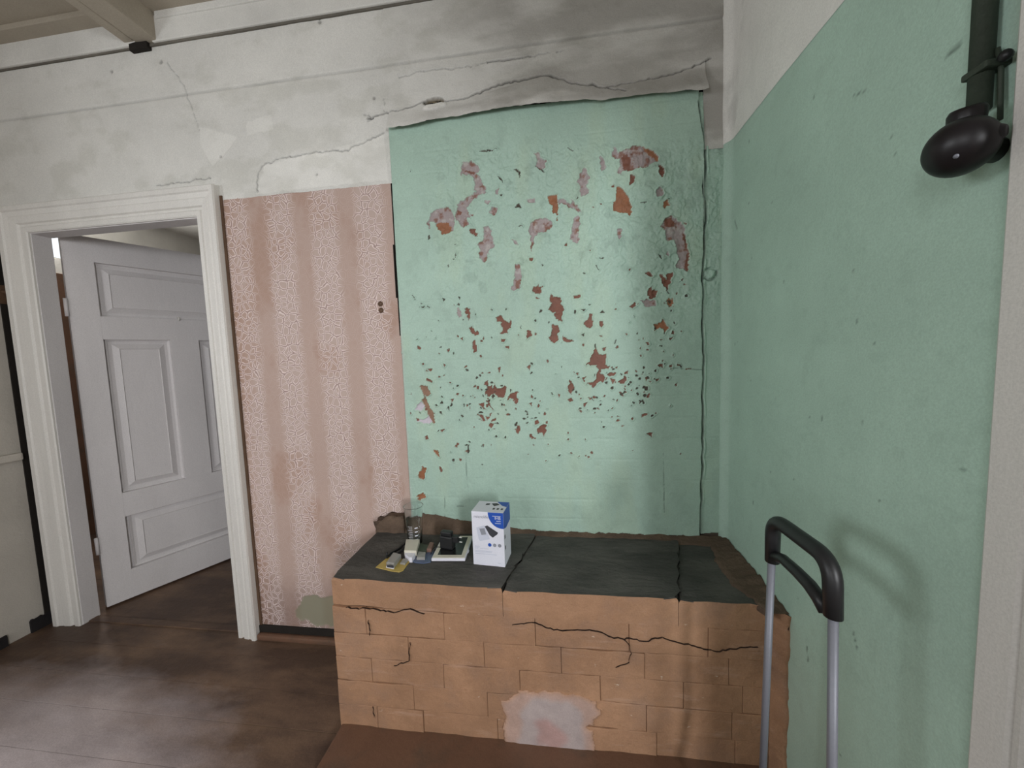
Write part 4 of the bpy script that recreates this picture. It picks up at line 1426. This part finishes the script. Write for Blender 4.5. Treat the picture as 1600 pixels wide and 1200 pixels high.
# picture of the device and of its cuff on the front
face_poly('printed_device', [(0.14, 0.70), (0.40, 0.755), (0.56, 0.50), (0.24, 0.455), (0.20, 0.49)], M['printpale'], 'f')
face_poly('printed_screen', [(0.235, 0.685), (0.40, 0.70), (0.45, 0.585), (0.295, 0.57)], M['printgrey'], 'f', 0.0006)
face_poly('printed_cuff', [(0.41, 0.735), (0.49, 0.755), (0.82, 0.635), (0.80, 0.605), (0.65, 0.535), (0.55, 0.58)], M['printdark'], 'f', 0.0006)
for i in range(3):
    cu, cv = 0.545 + i * 0.155, 0.395
    face_poly('printed_badge', [(cu + 0.055 * math.cos(t), cv + 0.055 * BW / BH * math.sin(t)) for t in [k / 18 * 6.2832 for k in range(18)]], M['blue'] if i == 0 else M['printgrey'], 'f', 0.0006)
fo = lambda u, v: bpt(u * BW, -0.0004, v * BH)
text('brand_text', 'microlife', 0.0150, M['printgrey'], carton, fo(0.075, 0.885), ax, (0, 0, 1))
text('blue_text', 'IHB', 0.0145, M['boxwhite'], carton, fo(0.92, 0.875), ax, (0, 0, 1), 'RIGHT', 0.0006)
text('product_text', 'BP', 0.0165, M['printpale'], carton, fo(0.07, 0.305), ax, (0, 0, 1))
for (u0, u1, v) in ((0.24, 0.50, 0.31), (0.07, 0.62, 0.265), (0.07, 0.60, 0.245), (0.07, 0.75, 0.21), (0.78, 0.88, 0.06)):
    face_poly('text_line', [(u0, v), (u1, v), (u1, v + 0.012), (u0, v + 0.012)], M['printpale'], 'f')
for (u0, u1, v) in ((0.66, 0.92, 0.93), (0.78, 0.92, 0.84), (0.74, 0.92, 0.80)):
    face_poly('text_line', [(u0, v), (u1, v), (u1, v + 0.010), (u0, v + 0.010)], M['printpale'], 'f', 0.0007)
for v in (0.50, 0.30):
    face_poly('side_print', [(0.08, v), (0.2, v), (0.2, v + 0.07), (0.08, v + 0.07)], M['printdark'], 's')

# white framed device lying on the slab
M['ivory'] = plain('ivory_plastic', (0.66, 0.62, 0.52), 0.4)
M['whiteplastic'] = plain('white_plastic', (0.74, 0.73, 0.80), 0.4)
M['glass_dark'] = plain('dark_screen', (0.012, 0.012, 0.013), 0.15, spec=0.5)
T0, T1, T2 = on_z(674, 878, ZT), on_z(727, 878, ZT), on_z(737, 842, ZT)
tx = Vector(T1 - T0).normalized()
ty = Vector((-tx.y, tx.x, 0))
TW = (Vector(T1) - Vector(T0)).length
TD = max(0.08, Vector(T2 - T1).dot(ty))
tablet = tag(empty('tablet_device', (T0[0], T0[1], ZT)), 'flat device with white frame and black screen lying beside the carton', 'device')


def tpt(u, v, w):
    return Vector(T0) + tx * u + ty * v + Vector((0, 0, w))


bm = bmesh.new()
add_box(bm, 0, TW, 0, TD, 0.002, 0.013, 0.003)
for v in bm.verts:
    v.co = tpt(*v.co)
from_bm('case', bm, M['whiteplastic'], tablet)
bm = bmesh.new()
add_box(bm, 0.003, TW - 0.003, 0.003, TD - 0.003, 0.0125, 0.0142, 0.0006)
for v in bm.verts:
    v.co = tpt(*v.co)
from_bm('front_frame', bm, M['ivory'], tablet)
bm = bmesh.new()
add_box(bm, TW * 0.14, TW * 0.86, TD * 0.13, TD * 0.92, 0.0138, 0.0146, 0.0003)
for v in bm.verts:
    v.co = tpt(*v.co)
from_bm('screen', bm, M['glass_dark'], tablet)
for u in (0.2, 0.8):
    for v in (0.2, 0.8):
        p = tpt(TW * u, TD * v, 0)
        lathe('foot', [(0.004, 0), (0.004, 0.0025)], p, M['black'], tablet, 10, caps=True)
box('side_button', *(lambda p: (p.x - .001, p.x + .003, p.y - .008, p.y + .008, p.z + .004, p.z + .010))(tpt(TW, TD * .35, 0)), M['whiteplastic'], tablet, 0.001)

# black plug adapter standing on the device
A0 = on_z(698, 858, ZT + 0.0146)
adapter = tag(empty('power_adapter', (A0[0], A0[1], ZT + 0.0146)), 'black plug-in power adapter resting on the white device', 'adapter')
R_a = Matrix.Rotation(math.radians(-12), 3, 'Z')


def aloc(bm):
    for v in bm.verts:
        v.co = R_a @ v.co + Vector((A0[0], A0[1], ZT + 0.0146))


bm = bmesh.new()
add_box(bm, -0.028, 0.026, -0.004, 0.026, 0.0, 0.050, 0.006)
aloc(bm)
from_bm('adapter_body', bm, M['black'], adapter)
bm = bmesh.new()
add_box(bm, -0.0255, 0.020, 0.0, 0.022, 0.049, 0.066, 0.005)
aloc(bm)
from_bm('adapter_shoulder', bm, M['black'], adapter)
bm = bmesh.new()
add_box(bm, 0.024, 0.048, 0.000, 0.022, 0.028, 0.052, 0.003)
aloc(bm)
from_bm('plug_head', bm, M['black'], adapter)
for zz in (0.032, 0.050):
    bm = bmesh.new()
    add_tube(bm, [(0.046, 0.008, zz), (0.052, 0.008, zz)], 0.0022, 10)
    aloc(bm)
    from_bm('pin_sleeve', bm, M['black'], adapter)
    bm = bmesh.new()
    add_tube(bm, [(0.052, 0.008, zz), (0.062, 0.008, zz)], 0.0024, 10)
    aloc(bm)
    from_bm('pin', bm, plain('bright_pin', (0.75, 0.75, 0.72), 0.3, 0.6), adapter)
bm = bmesh.new()
lp = [(-0.020, -0.002, 0.004), (-0.034, -0.010, 0.010), (-0.046, -0.016, 0.001), (-0.054, -0.026, -0.012), (-0.050, -0.036, -0.0135)]
add_tube(bm, rounded(lp, 0.01), 0.0017, 8)
aloc(bm)
from_bm('adapter_cord', bm, M['black'], adapter, True)

# clear measuring beaker
m, nt, b = principled('clear_plastic')
b.inputs['Base Color'].default_value = (0.93, 0.96, 0.96, 1)
b.inputs['Roughness'].default_value = 0.06
b.inputs['IOR'].default_value = 1.25
b.inputs['Transmission Weight'].default_value = 1.0
M['clear'] = m
Q = on_z(649, 848, ZT)
QT = on_y(649, 790, Q[1])
ch = QT[2] - ZT
cr0 = 12.0 * (Q[1] / FPX) * 1.0
cup = tag(empty('measuring_beaker', (Q[0], Q[1], ZT)), 'clear plastic measuring beaker with white graduation marks behind the cream block', 'beaker')
r0, r1 = 0.0275, 0.037
lathe('beaker_wall', [(0.001, 0.0), (r0 - 0.003, 0.0), (r0, 0.003), (r1, ch - 0.002), (r1 + 0.002, ch), (r1, ch), (r1 - 0.0012, ch - 0.003), (r0 - 0.0012, 0.004), (r0 - 0.004, 0.0022), (0.001, 0.0022)], (Q[0], Q[1], ZT), M['clear'], cup, 40)
for k in range(9):
    z = 0.020 + k * 0.0075
    r = r0 + (r1 - r0) * z / ch + 0.0005
    long_ = k % 2 == 0
    th0 = math.radians(-118 if long_ else -108)
    bm = bmesh.new()
    n = 6
    th1 = math.radians(-82)
    va, vb = [], []
    for i in range(n + 1):
        th = th0 + (th1 - th0) * i / n
        va.append(bm.verts.new((Q[0] + r * math.cos(th), Q[1] + r * math.sin(th), ZT + z)))
        vb.append(bm.verts.new((Q[0] + r * math.cos(th), Q[1] + r * math.sin(th), ZT + z + 0.0013)))
    for i in range(n):
        bm.faces.new((va[i], va[i + 1], vb[i + 1], vb[i]))
    from_bm('graduation_mark', bm, M['boxwhite'], cup)
for k in range(4):
    z = 0.024 + k * 0.016
    r = r0 + (r1 - r0) * z / ch + 0.0005
    bm = bmesh.new()
    va, vb = [], []
    for i in range(4):
        th = math.radians(-66 + 7 * i)
        va.append(bm.verts.new((Q[0] + r * math.cos(th), Q[1] + r * math.sin(th), ZT + z)))
        vb.append(bm.verts.new((Q[0] + r * math.cos(th), Q[1] + r * math.sin(th), ZT + z + 0.0045)))
    for i in range(3):
        bm.faces.new((va[i], va[i + 1], vb[i + 1], vb[i]))
    from_bm('graduation_figure', bm, M['boxwhite'], cup)


def quad_prism(name, pts_px, z, th, m, parent, bevel=0.002):
    poly = [tuple(on_z(a, b_, z)[:2]) for a, b_ in pts_px]
    bm = bmesh.new()
    add_prism(bm, poly, z, z + th, bevel)
    return from_bm(name, bm, m, parent)


# yellow card with small grey gadget
M['yellow'] = plain('yellow_card', (0.50, 0.36, 0.10), 0.45, var=0.2)
M['greyplastic'] = plain('grey_clear_plastic', (0.33, 0.32, 0.30), 0.3, var=0.2)
M['dkgreen'] = plain('dark_green_board', (0.06, 0.075, 0.05), 0.5, var=0.3)
M['bluefilm'] = plain('blue_plastic_film', (0.10, 0.13, 0.22), 0.25, var=0.2)
kp = on_z(612, 884, ZT)
card = tag(empty('blister_card', (kp[0], kp[1], ZT)), 'yellow blister card with a small grey plastic shell at the front of the slab', 'card')
quad_prism('backing_card', [(587, 887), (612, 893), (624, 894.5), (630, 892), (641, 877), (620, 872), (606, 871)], ZT, 0.0025, M['yellow'], card, 0.0006)
quad_prism('blister_shell', [(604, 886), (616, 888), (627, 873), (615, 870)], ZT + 0.0020, 0.019, M['greyplastic'], card, 0.003)
quad_prism('silver_strip', [(603.5, 887.2), (615.5, 889.4), (616, 888.2), (604, 886)], ZT + 0.002, 0.006, M['boxwhite'], card, 0.0005)
quad_prism('dark_window', [(604.6, 886.2), (615.0, 888.0), (615.2, 887.7), (604.9, 885.9)], ZT + 0.009, 0.008, M['printdark'], card, 0.0)
quad_prism('small_chip', [(625, 882), (633, 883), (638, 876), (630, 875)], ZT + 0.0020, 0.007, M['greyplastic'], card, 0.002)

# cream and white block
kp = on_z(642, 872, ZT)
block = tag(empty('cream_block', (kp[0], kp[1], ZT)), 'small cream box with a white tapered end lying before the beaker', 'box')
quad_prism('cream_lid', [(632, 868), (651, 868.5), (656, 850), (635, 850)], ZT + 0.008, 0.020, M['ivory'], block, 0.0015)
quad_prism('white_body', [(632, 868.6), (651, 869.1), (656, 850), (635, 850)], ZT, 0.009, M['whiteplastic'], block, 0.001)
quad_prism('white_end', [(632.5, 868.4), (650.5, 868.8), (648.5, 874), (644, 879), (640, 879), (633, 874)], ZT, 0.019, M['whiteplastic'], block, 0.002)

# dark folded glasses-like leads
kp = on_z(620, 866, ZT)
cables = tag(empty('charging_cable', (kp[0], kp[1], ZT)), 'folded black charging cable behind the yellow card', 'cable')
for pts, r in (([(604, 872), (610, 866), (622, 858), (634, 850)], 0.004), ([(610, 874), (618, 868), (628, 860), (633, 854)], 0.0045), ([(613, 871), (622, 863), (636, 855)], 0.0035)):
    P3 = [Vector(on_z(a, b_, ZT + r)) for a, b_ in pts]
    P3 = [Vector((p.x, p.y, ZT + r * (1 + 0.8 * (i % 2)))) for i, p in enumerate(P3)]
    tube('cable_strand', P3, r, M['black'], cables, 8)
p = Vector(on_z(605, 872, ZT))
tube('cable_plug', [(p.x, p.y, ZT + 0.001), (p.x, p.y, ZT + 0.022)], 0.004, M['black'], cables, 8)
p = Vector(on_z(621, 868, ZT + 0.006))
tube('bright_tip', [p + Vector((0, 0, 0.002)), p + Vector((-0.008, -0.012, 0.002))], 0.0030, M['greyplastic'], cables, 8)

# blue clear tray with circuit pieces
kp = on_z(658, 873, ZT)
tray = tag(empty('blue_blister_tray', (kp[0], kp[1], ZT)), 'blue clear plastic tray with small boards between cream box and device', 'tray')
quad_prism('tray_base', [(641, 877), (650, 880), (662, 881), (673, 879), (678, 862), (662, 856), (650, 860)], ZT, 0.003, M['bluefilm'], tray, 0.001)
quad_prism('tray_well', [(651, 875), (664, 875), (665, 866), (654, 865)], ZT + 0.0028, 0.010, M['greyplastic'], tray, 0.002)
quad_prism('green_board', [(653, 864), (666, 865), (670, 856), (657, 854)], ZT + 0.0028, 0.012, M['dkgreen'], tray, 0.001)
quad_prism('brown_chip', [(667, 863), (674, 863), (678, 853), (672, 852)], ZT + 0.0025, 0.014, plain('brown_board', (0.22, 0.13, 0.10), 0.5, var=0.2), tray, 0.001)

# ================================================================== luggage trolley
XT = 0.440
HL, HR = on_x(1206, 812, XT), on_x(1288, 868, XT)
yl, yr = 0.825, 0.652
ztop = 0.935
trolley = tag(empty('luggage_trolley', (XT, (yl + yr) / 2, 0)), 'folding luggage trolley with black loop handle and grey tubes beside the green wall', 'trolley')
V3 = lambda y, z, dx=0.0: Vector((XT + dx, y, z))
grip = rounded([V3(yl, 0.838), V3(yl, ztop), V3(yr, ztop + 0.004), V3(yr - 0.006, 0.846)], 0.040, 8)
bm = bmesh.new()
add_tube(bm, grip, [0.0135] + [0.0142] * (len(grip) - 2) + [0.0135], 18)
h = from_bm('handle', bm, M['black'], trolley, True)
bm = bmesh.new()
cg = [Vector(on_x(a_, b_, XT)) for a_, b_ in ((1203, 866), (1224, 874), (1246, 894), (1266, 915), (1281, 936), (1289, 958))]
add_tube(bm, cg, [0.0105, 0.0105, 0.0110, 0.0118, 0.0122, 0.0090], 14)
from_bm('cross_grip', bm, M['black'], h, True)
for yy, zt, sl in ((yl + 0.002, 0.845, -0.020), (yr - 0.006, 0.852, 0.022)):
    tube('upper_tube', [V3(yy, zt), V3(yy - sl, 0.24)], 0.0074, M['steel'], trolley, 14)
    tube('lower_tube', [V3(yy - sl, 0.27), V3(yy - sl, 0.05, -0.034)], 0.0100, M['steel'], trolley, 14)
    tube('clamp', [V3(yy - sl, 0.25), V3(yy - sl, 0.285)], 0.0135, M['black'], trolley, 14)
tube('lower_bar', [V3(yl + 0.02, 0.16, -0.017), V3(yr - 0.028, 0.16, -0.017)], 0.007, M['steel'], trolley, 10)
box('base_plate', XT - 0.27, XT - 0.035, yr - 0.03, yl + 0.01, 0.035, 0.050, M['black'], trolley, 0.004)
for yy in (yl + 0.035, yr - 0.055):
    lathe('wheel', [(0.012, -0.012), (0.050, -0.012), (0.055, -0.006), (0.055, 0.006), (0.050, 0.012), (0.012, 0.012)], (XT - 0.036, yy, 0.055), M['black'], trolley, 24, (0, 1, 0), True)
tube('axle', [V3(yl + 0.04, 0.055, -0.036), V3(yr - 0.06, 0.055, -0.036)], 0.005, M['steel'], trolley, 10)

# ================================================================== black fitting on the right wall
XF = 0.560
FC = Vector(on_x(1500, 231, XF))
fit = tag(empty('electric_fitting', (FC.x, FC.y, FC.z)), 'round black bakelite electric fitting hanging under a conduit on the green wall', 'fixture')
prof = []
for k in range(21):
    t = k / 20 * math.pi
    prof.append((max(0.0008, 0.0375 * math.sin(t) ** 0.9), -0.033 * math.cos(t)))
axf = Vector((-0.62, -0.55, -0.55)).normalized()
lathe('fitting_body', prof, FC, M['bakelite'], fit, 36, axf, True)
ck = Vector(on_x(1510, 186, XF + 0.010))
lathe('neck_cap', [(0.001, -0.03), (0.0185, -0.028), (0.0195, 0.008), (0.017, 0.013), (0.001, 0.013)], ck, M['bakelite'], fit, 24, (-0.10, -0.16, 1), True)
lathe('screw_head', [(0.003, 0.0), (0.003, 0.0015), (0.001, 0.002)], FC + axf * 0.0325, M['steel'], fit, 10, axf, True)
lug0, lug1 = FC + Vector((0.010, -0.012, 0.004)), Vector(on_x(1573, 203, XF + 0.022))
tube('side_lug', [lug0, (lug0 + lug1) / 2, lug1], [0.027, 0.016, 0.007], M['bakelite'], fit, 14)
tube('wall_stem', [FC + Vector((0.0, 0.0, 0.0)), Vector((XR + 0.004, FC.y + 0.02, FC.z))], 0.016, M['bakelite'], fit, 14)
p0, p1 = Vector(on_x(1522, 168, 0.598)), Vector(on_x(1527, 0, 0.598))
cond = tag(empty('conduit_pipe', (0.598, p0.y, p0.z)), 'dark painted conduit pipe running up the green wall to the ceiling', 'pipe')
yy = (p0.y + p1.y) / 2
tube('pipe_run', [(0.606, yy, p0.z - 0.005), (0.606, yy, ZC + 0.002)], 0.0125, M['pipe'], cond, 16)
tube('thin_wire', [(0.612, yy - 0.022, p0.z - 0.03), (0.613, yy - 0.018, p0.z + 0.04), (0.613, yy - 0.012, p0.z + 0.07)], 0.003, M['pipe'], cond, 8)
pc = Vector(on_x(1540, 108, 0.605))
box('pipe_clip', 0.592, 0.624, yy - 0.022, yy + 0.013, pc.z - 0.005, pc.z + 0.005, M['pipe'], cond, 0.003)
lathe('clip_screw', [(0.007, 0.0), (0.007, 0.006), (0.002, 0.009)], (0.607, yy - 0.030, pc.z), M['black'], cond, 12, (-1, -0.5, 0), True)

# rusty latch on the left wall beside the door casing
q = on_x(2, 462, XL)
latch = tag(empty('wall_latch', (XL, q[1], q[2])), 'rusty iron latch hook on the beige wall next to the door casing', 'latch')
box('latch_plate', XL - 0.001, XL + 0.010, q[1] - 0.030, q[1] + 0.022, q[2] - 0.040, q[2] + 0.050, M['rust'], latch, 0.004)
tube('latch_hook', rounded([Vector((XL + 0.004, q[1], q[2] + 0.02)), Vector((XL + 0.040, q[1] + 0.01, q[2] + 0.01)), Vector((XL + 0.036, q[1] + 0.02, q[2] - 0.045)), Vector((XL + 0.02, q[1] + 0.02, q[2] - 0.05))], 0.02), 0.007, M['rust'], latch, 8)
